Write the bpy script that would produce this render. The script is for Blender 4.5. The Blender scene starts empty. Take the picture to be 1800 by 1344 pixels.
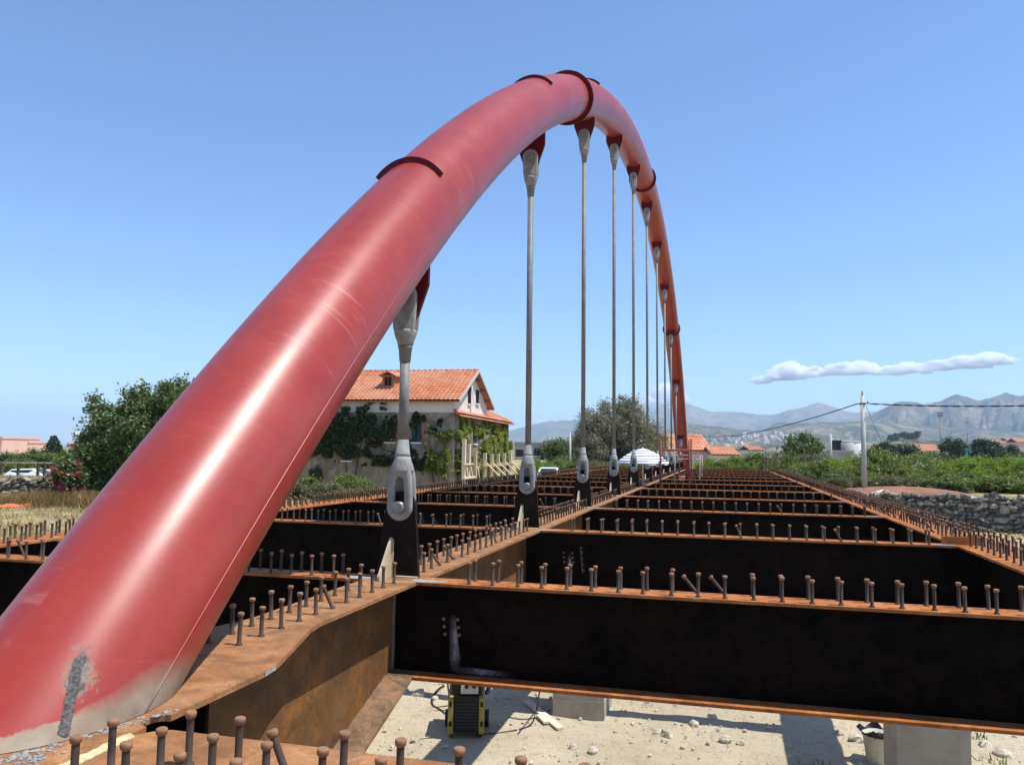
import bpy, math, random
import numpy as np
from mathutils import Vector, Matrix, noise as mnoise

random.seed(7)
rng = np.random.default_rng(7)
scene = bpy.context.scene
COL = scene.collection

# ------------------------------------------------------------------ camera
CAM_POS = np.array([0.0, 0.0, 1.5])
FPX, YAW, PITCH, ROLL = 1405.6, 0.2592, 0.0854, 0.0120
_fw = np.array([-math.sin(YAW) * math.cos(PITCH), math.cos(YAW) * math.cos(PITCH), math.sin(PITCH)])
_r0 = np.array([math.cos(YAW), math.sin(YAW), 0.0])
_u0 = np.cross(_r0, _fw)
_r = _r0 * math.cos(ROLL) + _u0 * math.sin(ROLL)
_u = -_r0 * math.sin(ROLL) + _u0 * math.cos(ROLL)
cam_data = bpy.data.cameras.new('camera')
cam = bpy.data.objects.new('camera', cam_data)
COL.objects.link(cam)
cam_data.sensor_width = 36.0
cam_data.lens = FPX / 1800.0 * 36.0
cam_data.clip_start = 0.05
cam_data.clip_end = 120000.0
cam.matrix_world = Matrix(((_r[0], _u[0], -_fw[0], CAM_POS[0]), (_r[1], _u[1], -_fw[1], CAM_POS[1]),
                           (_r[2], _u[2], -_fw[2], CAM_POS[2]), (0, 0, 0, 1)))
scene.camera = cam

# ------------------------------------------------------------------ sky, sun, exposure
SUN_EL, SUN_AZ = math.radians(65.0), math.radians(0.5)          # azimuth from +X towards +Y
SUN = Vector((math.cos(SUN_EL) * math.cos(SUN_AZ), math.cos(SUN_EL) * math.sin(SUN_AZ), math.sin(SUN_EL)))
world = bpy.data.worlds.new('World')
scene.world = world
world.use_nodes = True
wn = world.node_tree
wn.nodes.clear()
sky = wn.nodes.new('ShaderNodeTexSky')
sky.sky_type = 'NISHITA'
sky.sun_disc = False
sky.sun_elevation = SUN_EL
sky.sun_rotation = math.radians(90.0) - SUN_AZ
sky.altitude = 0.0
sky.air_density = 1.0
sky.dust_density = 0.1
sky.ozone_density = 9.0
bg = wn.nodes.new('ShaderNodeBackground')
bg.inputs['Strength'].default_value = 0.14
wo = wn.nodes.new('ShaderNodeOutputWorld')
wn.links.new(sky.outputs[0], bg.inputs['Color'])
wn.links.new(bg.outputs[0], wo.inputs['Surface'])

sun_data = bpy.data.lights.new('sun', 'SUN')
sun_data.energy = 4.2
sun_data.angle = math.radians(0.53)
sun_data.color = (1.0, 0.955, 0.88)
sun = bpy.data.objects.new('sun', sun_data)
COL.objects.link(sun)
sun.rotation_euler = SUN.to_track_quat('Z', 'Y').to_euler()

vs = scene.view_settings
vs.view_transform = 'Standard'
vs.look = 'None'
vs.exposure = 0.5
vs.gamma = 1.0
vs.use_curve_mapping = False
scene.render.engine = 'CYCLES'
cy = scene.cycles
cy.use_denoising = True
cy.max_bounces = 24
cy.diffuse_bounces = 4
cy.glossy_bounces = 3
cy.transmission_bounces = 3
cy.transparent_max_bounces = 8
cy.volume_bounces = 24
cy.use_adaptive_sampling = True
cy.adaptive_threshold = 0.015
cy.sample_clamp_indirect = 6.0


def at(px, py, Y):
    """world point on the vertical plane at distance Y along the bridge, seen in direction (px, py)"""
    d = _fw * FPX + _r * (px - 900.0) - _u * (py - 672.0)
    return CAM_POS + d * (Y / d[1])


def at_depth(px, py, D):
    d = _fw * FPX + _r * (px - 900.0) - _u * (py - 672.0)
    return CAM_POS + d * (D / FPX)


def at_z(px, py, Z):
    d = _fw * FPX + _r * (px - 900.0) - _u * (py - 672.0)
    return CAM_POS + d * ((Z - CAM_POS[2]) / d[2])


def pix(P):
    d = np.asarray(P, float) - CAM_POS
    z = d @ _fw
    return 900 + FPX * (d @ _r) / z, 672 - FPX * (d @ _u) / z, z


# ------------------------------------------------------------------ materials
def nodes_of(name):
    m = bpy.data.materials.new(name)
    m.use_nodes = True
    nt = m.node_tree
    b = nt.nodes.get('Principled BSDF')
    return m, nt, b


def N(nt, kind, **kw):
    n = nt.nodes.new(kind)
    for k, v in kw.items():
        if k in n.inputs.keys():
            n.inputs[k].default_value = v
        else:
            setattr(n, k, v)
    return n


def pos_node(nt, local=False):
    if local:
        t = nt.nodes.new('ShaderNodeTexCoord')
        return t.outputs['Object']
    g = nt.nodes.new('ShaderNodeNewGeometry')
    return g.outputs['Position']


def noise_tex(nt, vec, scale, detail=4.0, rough=0.6, dist=0.0):
    n = N(nt, 'ShaderNodeTexNoise', Scale=scale, Detail=detail, Roughness=rough, Distortion=dist)
    nt.links.new(vec, n.inputs['Vector'])
    return n.outputs['Fac']


def ramp(nt, fac, stops):
    r = nt.nodes.new('ShaderNodeValToRGB')
    els = r.color_ramp.elements
    while len(els) > 1:
        els.remove(els[-1])
    els[0].position = stops[0][0]
    els[0].color = tuple(stops[0][1]) + (1,)
    for p, c in stops[1:]:
        e = els.new(p)
        e.color = tuple(c) + (1,)
    nt.links.new(fac, r.inputs['Fac'])
    return r.outputs['Color']


def mix(nt, fac, a, b, mode='MIX'):
    m = nt.nodes.new('ShaderNodeMix')
    m.data_type = 'RGBA'
    m.blend_type = mode
    for s, v in ((0, fac), (6, a), (7, b)):
        if hasattr(v, 'links') or hasattr(v, 'is_output'):
            nt.links.new(v, m.inputs[s])
        else:
            m.inputs[s].default_value = v if s == 0 else (tuple(v) + (1,) if len(v) == 3 else v)
    return m.outputs[2]


def math_n(nt, op, a, b=None, c=None, clamp=False):
    m = nt.nodes.new('ShaderNodeMath')
    m.operation = op
    m.use_clamp = clamp
    for i, v in enumerate((a, b, c)):
        if v is None:
            continue
        if hasattr(v, 'is_output'):
            nt.links.new(v, m.inputs[i])
        else:
            m.inputs[i].default_value = v
    return m.outputs[0]


def bump(nt, b, h, strength=0.3, dist=0.02):
    n = N(nt, 'ShaderNodeBump', Strength=strength, Distance=dist)
    nt.links.new(h, n.inputs['Height'])
    nt.links.new(n.outputs[0], b.inputs['Normal'])


def simple(name, col, rough=0.7, metal=0.0, var=0.25, scale=3.0, spec=0.3, bmp=0.0, local=False):
    m, nt, b = nodes_of(name)
    v = pos_node(nt, local)
    f = noise_tex(nt, v, scale, 5, 0.65)
    lo = tuple(c * (1 - var) for c in col)
    hi = tuple(min(1, c * (1 + var)) for c in col)
    c = ramp(nt, f, [(0.3, lo), (0.7, hi)])
    nt.links.new(c, b.inputs['Base Color'])
    b.inputs['Roughness'].default_value = rough
    b.inputs['Metallic'].default_value = metal
    b.inputs['Specular IOR Level'].default_value = spec
    if bmp:
        bump(nt, b, noise_tex(nt, v, scale * 6, 4, 0.6), bmp, 0.02)
    return m


M = {}


def mat_rust(name, cols, scale=2.5, rough=0.8, spec=0.08):
    m, nt, b = nodes_of(name)
    v = pos_node(nt)
    f1 = noise_tex(nt, v, scale, 6, 0.65, 0.6)
    f2 = noise_tex(nt, v, scale * 14, 4, 0.7)
    f3 = noise_tex(nt, v, scale * 0.45, 3, 0.5, 1.0)
    c1 = ramp(nt, f1, [(0.28, cols[0]), (0.5, cols[1]), (0.72, cols[2])])
    c2 = mix(nt, math_n(nt, 'MULTIPLY', ramp(nt, f2, [(0.4, (0, 0, 0)), (0.7, (1, 1, 1))]), 0.4), c1, cols[0])
    c3 = mix(nt, ramp(nt, f3, [(0.55, (0, 0, 0)), (0.75, (0.55, 0.55, 0.55))]), c2, cols[3])
    f4 = noise_tex(nt, v, scale * 1.7, 6, 0.75, 1.4)
    f5 = noise_tex(nt, v, scale * 40, 2, 0.6)
    c3 = mix(nt, ramp(nt, f4, [(0.46, (0, 0, 0)), (0.62, (0.62, 0.62, 0.62))]), c3, tuple(0.45 * c for c in cols[0]) if len(cols) < 5 else cols[4])
    c3 = mix(nt, ramp(nt, f5, [(0.60, (0, 0, 0)), (0.70, (0.5, 0.5, 0.5))]), c3, cols[3])
    nt.links.new(c3, b.inputs['Base Color'])
    b.inputs['Roughness'].default_value = rough
    b.inputs['Specular IOR Level'].default_value = spec
    bump(nt, b, f2, 0.25, 0.01)
    return m


M['rust'] = mat_rust('rusty_steel', [(0.20, 0.07, 0.022), (0.46, 0.155, 0.042), (0.58, 0.24, 0.085), (0.36, 0.215, 0.125), (0.20, 0.085, 0.035)])
M['rust_tan'] = mat_rust('dusty_tan_rust_steel', [(0.17, 0.075, 0.032), (0.36, 0.165, 0.065), (0.52, 0.27, 0.12), (0.40, 0.28, 0.18), (0.17, 0.095, 0.055)], 3.4, 0.75, 0.1)
M['web'] = mat_rust('shade_darkened_mill_scale', [(0.006, 0.005, 0.0045), (0.011, 0.008, 0.0065), (0.020, 0.012, 0.008), (0.016, 0.009, 0.005)], 1.5, 0.75, 0.03)  # near-black base puts the deep shade under the flanges into the colour
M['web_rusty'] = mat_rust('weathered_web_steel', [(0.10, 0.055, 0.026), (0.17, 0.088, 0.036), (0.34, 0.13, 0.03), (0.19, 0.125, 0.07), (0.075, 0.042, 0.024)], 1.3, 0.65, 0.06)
M['edge'] = mat_rust('brown_steel', [(0.13, 0.085, 0.055), (0.25, 0.155, 0.09), (0.38, 0.20, 0.10), (0.28, 0.23, 0.19)], 2.6, 0.5, 0.25)
M['plate'] = mat_rust('dark_plate_steel', [(0.010, 0.008, 0.006), (0.020, 0.013, 0.010), (0.042, 0.022, 0.013), (0.02, 0.015, 0.012)], 2.5, 0.6, 0.08)
M['stud'] = simple('stud_shank_steel', (0.07, 0.048, 0.034), 0.6, 0.0, 0.35, 9.0, 0.2)
M['stud_head'] = simple('stud_head_rust', (0.27, 0.145, 0.08), 0.7, 0.0, 0.35, 14.0, 0.15)
M['cream'] = simple('primed_plate', (0.50, 0.42, 0.27), 0.7, 0, 0.25, 5.0)
M['weld'] = simple('ground_weld_metal', (0.50, 0.49, 0.47), 0.42, 0.4, 0.45, 22.0, 0.5, 0.6)
M['weld_dark'] = simple('weld_bead_slag', (0.27, 0.25, 0.23), 0.45, 0.35, 0.7, 45.0, 0.5, 1.0)
M['weld_yellow'] = simple('fresh_weld_bead', (0.74, 0.62, 0.34), 0.45, 0.2, 0.3, 30.0, 0.5, 0.5)
M['galv'] = simple('galvanised_steel', (0.27, 0.272, 0.26), 0.6, 0.0, 0.25, 7.0, 0.25, 0.15)
M['galv_dark'] = simple('grey_rod_paint', (0.19, 0.19, 0.185), 0.5, 0.0, 0.25, 5.0, 0.25)
M['pin'] = simple('pin_steel', (0.26, 0.27, 0.27), 0.4, 0.5, 0.2, 8.0, 0.5)
M['maroon'] = simple('maroon_lug_paint', (0.105, 0.010, 0.014), 0.55, 0, 0.25, 4.0, 0.15)


def mat_tube():
    m, nt, b = nodes_of('red_arch_paint')
    v = pos_node(nt)
    sep = nt.nodes.new('ShaderNodeSeparateXYZ')
    nt.links.new(v, sep.inputs[0])
    f1 = noise_tex(nt, v, 0.8, 5, 0.6, 0.8)
    red = ramp(nt, f1, [(0.25, (0.28, 0.026, 0.018)), (0.55, (0.325, 0.035, 0.023)), (0.8, (0.375, 0.054, 0.037))])
    # chalky dust, sling rubs around the tube and handling scratches, laid out along and around the tube
    uvn = nt.nodes.new('ShaderNodeUVMap')
    uvn.uv_map = 'along_around'

    def uvnoise(sx, sy, det, ro, di=0.0, rot=0.0):
        mp = N(nt, 'ShaderNodeMapping')
        mp.inputs['Scale'].default_value = (sx, sy, 1)
        mp.inputs['Rotation'].default_value = (0, 0, rot)
        nt.links.new(uvn.outputs[0], mp.inputs[0])
        return noise_tex(nt, mp.outputs[0], 1.0, det, ro, di)

    dust = uvnoise(0.5, 1.3, 6, 0.7)
    red = mix(nt, ramp(nt, dust, [(0.42, (0, 0, 0)), (0.72, (0.22, 0.22, 0.22))]), red, (0.44, 0.14, 0.105))
    rub = uvnoise(16.0, 0.9, 5, 0.75, 0.15)
    rubm = math_n(nt, 'MULTIPLY', ramp(nt, rub, [(0.56, (0, 0, 0)), (0.70, (0.5, 0.5, 0.5))]), ramp(nt, uvnoise(0.45, 0.5, 3, 0.5), [(0.40, (0, 0, 0)), (0.58, (1, 1, 1))]))
    red = mix(nt, rubm, red, (0.56, 0.24, 0.19))
    sc = uvnoise(3.2, 7.0, 9, 0.88, 1.6, 0.5)
    sc2 = uvnoise(0.55, 1.0, 2, 0.5)
    scm = math_n(nt, 'MULTIPLY', ramp(nt, sc, [(0.645, (0, 0, 0)), (0.675, (1, 1, 1))]), ramp(nt, sc2, [(0.44, (0, 0, 0)), (0.56, (0.9, 0.9, 0.9))]))
    red = mix(nt, scm, red, (0.60, 0.33, 0.24))
    drip = uvnoise(9.0, 0.35, 4, 0.6)
    red = mix(nt, ramp(nt, drip, [(0.60, (0, 0, 0)), (0.75, (0.35, 0.35, 0.35))]), red, (0.22, 0.03, 0.026))
    # bare primer band along the near foot, feathered towards the river side
    nz = noise_tex(nt, v, 2.2, 3, 0.5)
    edge = math_n(nt, 'ADD', math_n(nt, 'MULTIPLY', nz, 0.12), 0.01)
    edge = math_n(nt, 'ADD', edge, math_n(nt, 'MULTIPLY', noise_tex(nt, v, 17.0, 5, 0.7), 0.05))
    hx = math_n(nt, 'MULTIPLY', math_n(nt, 'SUBTRACT', sep.outputs[0], -3.30), 2.6, clamp=True)
    hx = math_n(nt, 'MAXIMUM', hx, 0.0)
    edge = math_n(nt, 'ADD', edge, math_n(nt, 'MULTIPLY', hx, 0.55))
    soft = math_n(nt, 'ADD', math_n(nt, 'MULTIPLY', hx, 0.5), 0.012)
    msk = math_n(nt, 'DIVIDE', math_n(nt, 'SUBTRACT', edge, sep.outputs[2]), soft, clamp=True)
    nearf = math_n(nt, 'LESS_THAN', sep.outputs[1], 12.0)
    msk = math_n(nt, 'MULTIPLY', msk, nearf)
    prim = ramp(nt, noise_tex(nt, v, 4.0, 5, 0.6), [(0.3, (0.20, 0.145, 0.095)), (0.7, (0.36, 0.285, 0.20))])
    col = mix(nt, msk, red, prim)
    # burnt paint around the field weld
    vd = nt.nodes.new('ShaderNodeVectorMath')
    vd.operation = 'SUBTRACT'
    nt.links.new(v, vd.inputs[0])
    vd.inputs[1].default_value = (-3.345, 3.67, 0.27)
    vl = N(nt, 'ShaderNodeMapping')
    vl.inputs['Scale'].default_value = (1.5, 1.4, 0.62)
    nt.links.new(vd.outputs[0], vl.inputs[0])
    ln = nt.nodes.new('ShaderNodeVectorMath')
    ln.operation = 'LENGTH'
    nt.links.new(vl.outputs[0], ln.inputs[0])
    dd = math_n(nt, 'SUBTRACT', ln.outputs['Value'], math_n(nt, 'MULTIPLY', math_n(nt, 'SUBTRACT', noise_tex(nt, v, 11.0, 6, 0.75), 0.5), 0.34))
    bm = ramp(nt, dd, [(0.075, (1, 1, 1)), (0.125, (0, 0, 0))])
    burnt = ramp(nt, noise_tex(nt, v, 16.0, 4, 0.7), [(0.38, (0.075, 0.07, 0.07)), (0.5, (0.20, 0.17, 0.15)), (0.62, (0.34, 0.20, 0.10))])
    col = mix(nt, bm, col, burnt)
    nt.links.new(col, b.inputs['Base Color'])
    b.inputs['Roughness'].default_value = 0.37
    rr = ramp(nt, noise_tex(nt, v, 1.6, 6, 0.7, 0.5), [(0.3, (0.33, 0.33, 0.33)), (0.75, (0.41, 0.41, 0.41))])
    rr = mix(nt, msk, rr, (0.7, 0.7, 0.7))
    rr = mix(nt, bm, rr, (0.8, 0.8, 0.8))
    nt.links.new(rr, b.inputs['Roughness'])
    b.inputs['Specular IOR Level'].default_value = 0.45
    bump(nt, b, noise_tex(nt, v, 1.3, 3, 0.5), 0.08, 0.02)
    return m


M['tube'] = mat_tube()


def mat_leaf(name, lo, hi, trans=0.3, scale=1.2):
    m, nt, b = nodes_of(name)
    nt.nodes.remove(b)
    v = pos_node(nt)
    f = noise_tex(nt, v, scale, 3, 0.6)
    g = noise_tex(nt, v, scale * 11, 2, 0.6)
    ff = math_n(nt, 'ADD', math_n(nt, 'MULTIPLY', f, 0.6), math_n(nt, 'MULTIPLY', g, 0.4))
    c = ramp(nt, ff, [(0.36, lo), (0.62, hi)])
    d = nt.nodes.new('ShaderNodeBsdfDiffuse')
    t = nt.nodes.new('ShaderNodeBsdfTranslucent')
    gl = N(nt, 'ShaderNodeBsdfGlossy', Roughness=0.5)
    gl.inputs['Color'].default_value = (0.6, 0.65, 0.6, 1)
    nt.links.new(c, d.inputs['Color'])
    nt.links.new(mix(nt, 0.5, c, (hi[0] * 1.3, hi[1] * 1.2, hi[2] * 0.5)), t.inputs['Color'])
    ms = N(nt, 'ShaderNodeMixShader')
    ms.inputs[0].default_value = trans
    nt.links.new(d.outputs[0], ms.inputs[1])
    nt.links.new(t.outputs[0], ms.inputs[2])
    ms2 = N(nt, 'ShaderNodeMixShader')
    ms2.inputs[0].default_value = 0.05
    nt.links.new(ms.outputs[0], ms2.inputs[1])
    nt.links.new(gl.outputs[0], ms2.inputs[2])
    nt.links.new(ms2.outputs[0], nt.nodes['Material Output'].inputs['Surface'])
    return m


M['leaf_tree'] = mat_leaf('broadleaf_foliage', (0.035, 0.065, 0.018), (0.165, 0.215, 0.070))
M['leaf_olive'] = mat_leaf('olive_foliage', (0.12, 0.12, 0.075), (0.30, 0.285, 0.20), 0.3)
M['leaf_bright'] = mat_leaf('bright_acacia_foliage', (0.06, 0.12, 0.008), (0.26, 0.35, 0.03), 0.32)
M['leaf_mid'] = mat_leaf('scrub_foliage', (0.05, 0.085, 0.014), (0.23, 0.275, 0.06), 0.28)
M['leaf_grey'] = mat_leaf('dry_scrub_foliage', (0.08, 0.088, 0.04), (0.20, 0.195, 0.10), 0.2)
M['leaf_dark'] = mat_leaf('conifer_foliage', (0.016, 0.036, 0.018), (0.05, 0.085, 0.04), 0.15)
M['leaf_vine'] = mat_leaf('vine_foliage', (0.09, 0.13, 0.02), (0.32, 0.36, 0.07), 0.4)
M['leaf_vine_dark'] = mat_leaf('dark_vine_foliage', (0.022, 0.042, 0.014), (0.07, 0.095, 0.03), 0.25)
M['leaf_rust'] = mat_leaf('dry_brush_foliage', (0.15, 0.085, 0.03), (0.36, 0.24, 0.10), 0.25)
M['flower'] = mat_leaf('bougainvillea_bracts', (0.30, 0.02, 0.09), (0.60, 0.07, 0.20), 0.35, 3.0)
M['straw'] = mat_leaf('dry_grass_blades', (0.30, 0.22, 0.10), (0.58, 0.45, 0.23), 0.25)
M['bark'] = simple('bark', (0.10, 0.075, 0.055), 0.9, 0, 0.4, 6.0)

M['concrete'] = simple('cast_concrete', (0.36, 0.33, 0.27), 0.9, 0, 0.16, 1.6, 0.2, 0.3)
M['white'] = simple('white_paint', (0.78, 0.77, 0.74), 0.5, 0, 0.06, 3.0)
M['black'] = simple('black_plastic', (0.014, 0.014, 0.015), 0.5, 0, 0.3, 4.0)
M['yellow'] = simple('shade_dimmed_yellow_paint', (0.30, 0.25, 0.05), 0.5, 0, 0.25, 7.0)  # yellow paint darkened to carry the shade below the deck
M['blue'] = simple('blue_plastic', (0.035, 0.06, 0.22), 0.5, 0, 0.2, 7.0)
M['grey'] = simple('grey_panel', (0.52, 0.50, 0.45), 0.6, 0, 0.1, 7.0)
M['wood'] = simple('pale_timber', (0.74, 0.61, 0.43), 0.8, 0, 0.22, 7.0)
M['wood_white'] = simple('bleached_board', (0.70, 0.58, 0.45), 0.8, 0, 0.2, 6.0)
M['cable'] = simple('rubber_cable', (0.03, 0.03, 0.03), 0.6, 0, 0.2, 5.0)
M['red_steel'] = simple('red_oxide_tube', (0.22, 0.055, 0.04), 0.7, 0, 0.35, 5.0)
M['pale_steel'] = simple('weathered_tube', (0.42, 0.33, 0.27), 0.7, 0, 0.35, 5.0)
M['stone'] = simple('field_stone', (0.22, 0.21, 0.19), 0.95, 0, 0.55, 3.0, 0.1, 0.8)
_nt = M['stone'].node_tree
_b = _nt.nodes['Principled BSDF']
_src = _b.inputs['Base Color'].links[0].from_socket
_oi = _nt.nodes.new('ShaderNodeObjectInfo')
_nt.links.new(mix(_nt, 1.0, _src, ramp(_nt, _oi.outputs['Random'], [(0.0, (0.45, 0.44, 0.43)), (0.6, (1.0, 0.97, 0.92)), (1.0, (1.75, 1.65, 1.45))]), 'MULTIPLY'), _b.inputs['Base Color'])
M['mortar'] = simple('wall_mortar', (0.12, 0.11, 0.095), 0.95, 0, 0.3, 3.0, 0.2)
M['stone_cap'] = simple('wall_cap_earth', (0.36, 0.29, 0.19), 0.95, 0, 0.3, 2.0, 0.2, 0.5)
M['pebble'] = simple('pale_pebble', (0.50, 0.45, 0.36), 0.9, 0, 0.35, 4.0, 0.2)
M['plaster'] = simple('pink_white_plaster', (0.74, 0.66, 0.58), 0.9, 0, 0.08, 1.3)
M['oldwall'] = simple('rough_beige_render', (0.30, 0.235, 0.175), 0.95, 0, 0.45, 1.4, 0.1, 0.8)
_nt = M['oldwall'].node_tree
_b = _nt.nodes['Principled BSDF']
_src = _b.inputs['Base Color'].links[0].from_socket
_mp = N(_nt, 'ShaderNodeMapping'); _mp.inputs['Scale'].default_value = (1.6, 1.6, 0.22)
_nt.links.new(pos_node(_nt), _mp.inputs[0])
_st = noise_tex(_nt, _mp.outputs[0], 1.5, 6, 0.7)
_c = mix(_nt, ramp(_nt, _st, [(0.45, (0, 0, 0)), (0.68, (0.8, 0.8, 0.8))]), _src, (0.12, 0.10, 0.08))
_nt.links.new(mix(_nt, ramp(_nt, noise_tex(_nt, pos_node(_nt), 0.5, 5, 0.7, 1.0), [(0.55, (0, 0, 0)), (0.6, (0.6, 0.6, 0.6))]), _c, (0.42, 0.34, 0.26)), _b.inputs['Base Color'])
M['brickred'] = simple('brick_surround', (0.34, 0.16, 0.10), 0.9, 0, 0.3, 6.0)
M['shutter'] = simple('teal_shutter', (0.020, 0.075, 0.085), 0.6, 0, 0.25, 4.0)
M['dark'] = simple('dark_void', (0.012, 0.012, 0.013), 0.8, 0, 0.2, 4.0)
M['pole'] = simple('concrete_pole', (0.50, 0.49, 0.45), 0.8, 0, 0.12, 2.0)
M['pink'] = simple('pink_house_paint', (0.74, 0.47, 0.38), 0.8, 0, 0.06, 0.5)
M['greyb'] = simple('grey_block_render', (0.33, 0.31, 0.29), 0.9, 0, 0.2, 0.2)
M['tank'] = simple('pale_tank_render', (0.58, 0.57, 0.54), 0.7, 0, 0.1, 0.3)
M['net'] = simple('orange_safety_net', (0.62, 0.16, 0.07), 0.8, 0, 0.25, 2.0)
M['redsoil'] = simple('red_soil', (0.27, 0.13, 0.085), 0.95, 0, 0.25, 0.8, 0.1, 0.5)
M['carpaint'] = simple('white_car_paint', (0.72, 0.73, 0.74), 0.3, 0, 0.03, 2.0, 0.6)
M['glass'] = simple('car_glass', (0.02, 0.025, 0.03), 0.12, 0, 0.05, 2.0, 0.7)
M['teal'] = simple('teal_roof_sheet', (0.08, 0.42, 0.42), 0.6, 0, 0.1, 1.0)


def mat_tiles():
    m, nt, b = nodes_of('clay_roof_tiles')
    v = pos_node(nt)
    f = noise_tex(nt, v, 2.6, 4, 0.7)
    g = noise_tex(nt, v, 0.35, 3, 0.6)
    c = ramp(nt, f, [(0.3, (0.36, 0.125, 0.062)), (0.55, (0.55, 0.205, 0.10)), (0.75, (0.66, 0.33, 0.19))])
    c = mix(nt, ramp(nt, g, [(0.4, (0, 0, 0)), (0.7, (0.6, 0.6, 0.6))]), c, (0.62, 0.37, 0.24))
    nt.links.new(c, b.inputs['Base Color'])
    b.inputs['Roughness'].default_value = 0.85
    b.inputs['Specular IOR Level'].default_value = 0.2
    return m


M['tiles'] = mat_tiles()
M['tiles_far'] = simple('faded_clay_tiles', (0.42, 0.21, 0.135), 0.9, 0, 0.25, 0.6, 0.1)


def mat_umbrella():
    m, nt, b = nodes_of('striped_canvas')
    v = pos_node(nt, True)
    sep = nt.nodes.new('ShaderNodeSeparateXYZ')
    nt.links.new(v, sep.inputs[0])
    s = math_n(nt, 'FRACT', math_n(nt, 'MULTIPLY', sep.outputs[2], 8.6))
    c = mix(nt, math_n(nt, 'LESS_THAN', s, 0.30), (0.86, 0.85, 0.86), (0.045, 0.04, 0.085))
    nt.links.new(c, b.inputs['Base Color'])
    b.inputs['Roughness'].default_value = 0.8
    return m


M['umbrella'] = mat_umbrella()


def mat_ground():
    m, nt, b = nodes_of('ground_earth')
    v = pos_node(nt)
    sep = nt.nodes.new('ShaderNodeSeparateXYZ')
    nt.links.new(v, sep.inputs[0])
    f1 = noise_tex(nt, v, 0.35, 6, 0.65)
    f2 = noise_tex(nt, v, 5.0, 6, 0.75)
    f3 = noise_tex(nt, v, 22.0, 3, 0.7)
    sand = ramp(nt, f1, [(0.3, (0.40, 0.335, 0.225)), (0.55, (0.52, 0.445, 0.31)), (0.75, (0.56, 0.49, 0.355))])
    sand = mix(nt, ramp(nt, f2, [(0.32, (0.55, 0.55, 0.55)), (0.5, (0, 0, 0))]), sand, (0.25, 0.20, 0.135))
    sand = mix(nt, ramp(nt, f3, [(0.62, (0, 0, 0)), (0.74, (0.6, 0.6, 0.6))]), sand, (0.66, 0.60, 0.48))
    dry = ramp(nt, noise_tex(nt, v, 0.8, 6, 0.7), [(0.3, (0.25, 0.19, 0.10)), (0.5, (0.42, 0.32, 0.17)), (0.7, (0.50, 0.40, 0.23))])
    dry = mix(nt, ramp(nt, noise_tex(nt, v, 0.25, 4, 0.6), [(0.5, (0, 0, 0)), (0.66, (0.8, 0.8, 0.8))]), dry, (0.13, 0.16, 0.06))
    far = ramp(nt, noise_tex(nt, v, 0.012, 6, 0.7), [(0.35, (0.09, 0.12, 0.05)), (0.5, (0.24, 0.20, 0.12)), (0.66, (0.33, 0.26, 0.17))])
    c = mix(nt, math_n(nt, 'MULTIPLY_ADD', sep.outputs[2], 0.5, 2.2, clamp=True), sand, dry)
    yk = math_n(nt, 'MULTIPLY_ADD', sep.outputs[1], 0.008, -1.6, clamp=True)
    c = mix(nt, yk, c, far)
    nt.links.new(c, b.inputs['Base Color'])
    b.inputs['Roughness'].default_value = 0.95
    b.inputs['Specular IOR Level'].default_value = 0.15
    bump(nt, b, math_n(nt, 'ADD', f2, math_n(nt, 'MULTIPLY', f3, 0.5)), 0.7, 0.09)
    return m


M['ground'] = mat_ground()


def mat_hill(name, cols, scale):
    m, nt, b = nodes_of(name)
    v = pos_node(nt)
    f = noise_tex(nt, v, scale, 8, 0.72, 0.4)
    g = noise_tex(nt, v, scale * 9, 4, 0.7)
    ff = math_n(nt, 'ADD', math_n(nt, 'MULTIPLY', f, 0.65), math_n(nt, 'MULTIPLY', g, 0.35))
    c = ramp(nt, ff, [(0.38, cols[0]), (0.5, cols[1]), (0.6, cols[2])])
    nt.links.new(c, b.inputs['Base Color'])
    b.inputs['Roughness'].default_value = 1.0
    b.inputs['Specular IOR Level'].default_value = 0.0
    return m


M['hill_far'] = mat_hill('far_mountain', [(0.06, 0.075, 0.05), (0.14, 0.135, 0.09), (0.26, 0.21, 0.15)], 0.0011)
M['hill_mid'] = mat_hill('scrub_mountain', [(0.035, 0.05, 0.028), (0.10, 0.095, 0.06), (0.32, 0.22, 0.14)], 0.0022)
M['hill_near'] = mat_hill('foothill', [(0.03, 0.048, 0.022), (0.10, 0.10, 0.055), (0.34, 0.24, 0.16)], 0.005)


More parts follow.
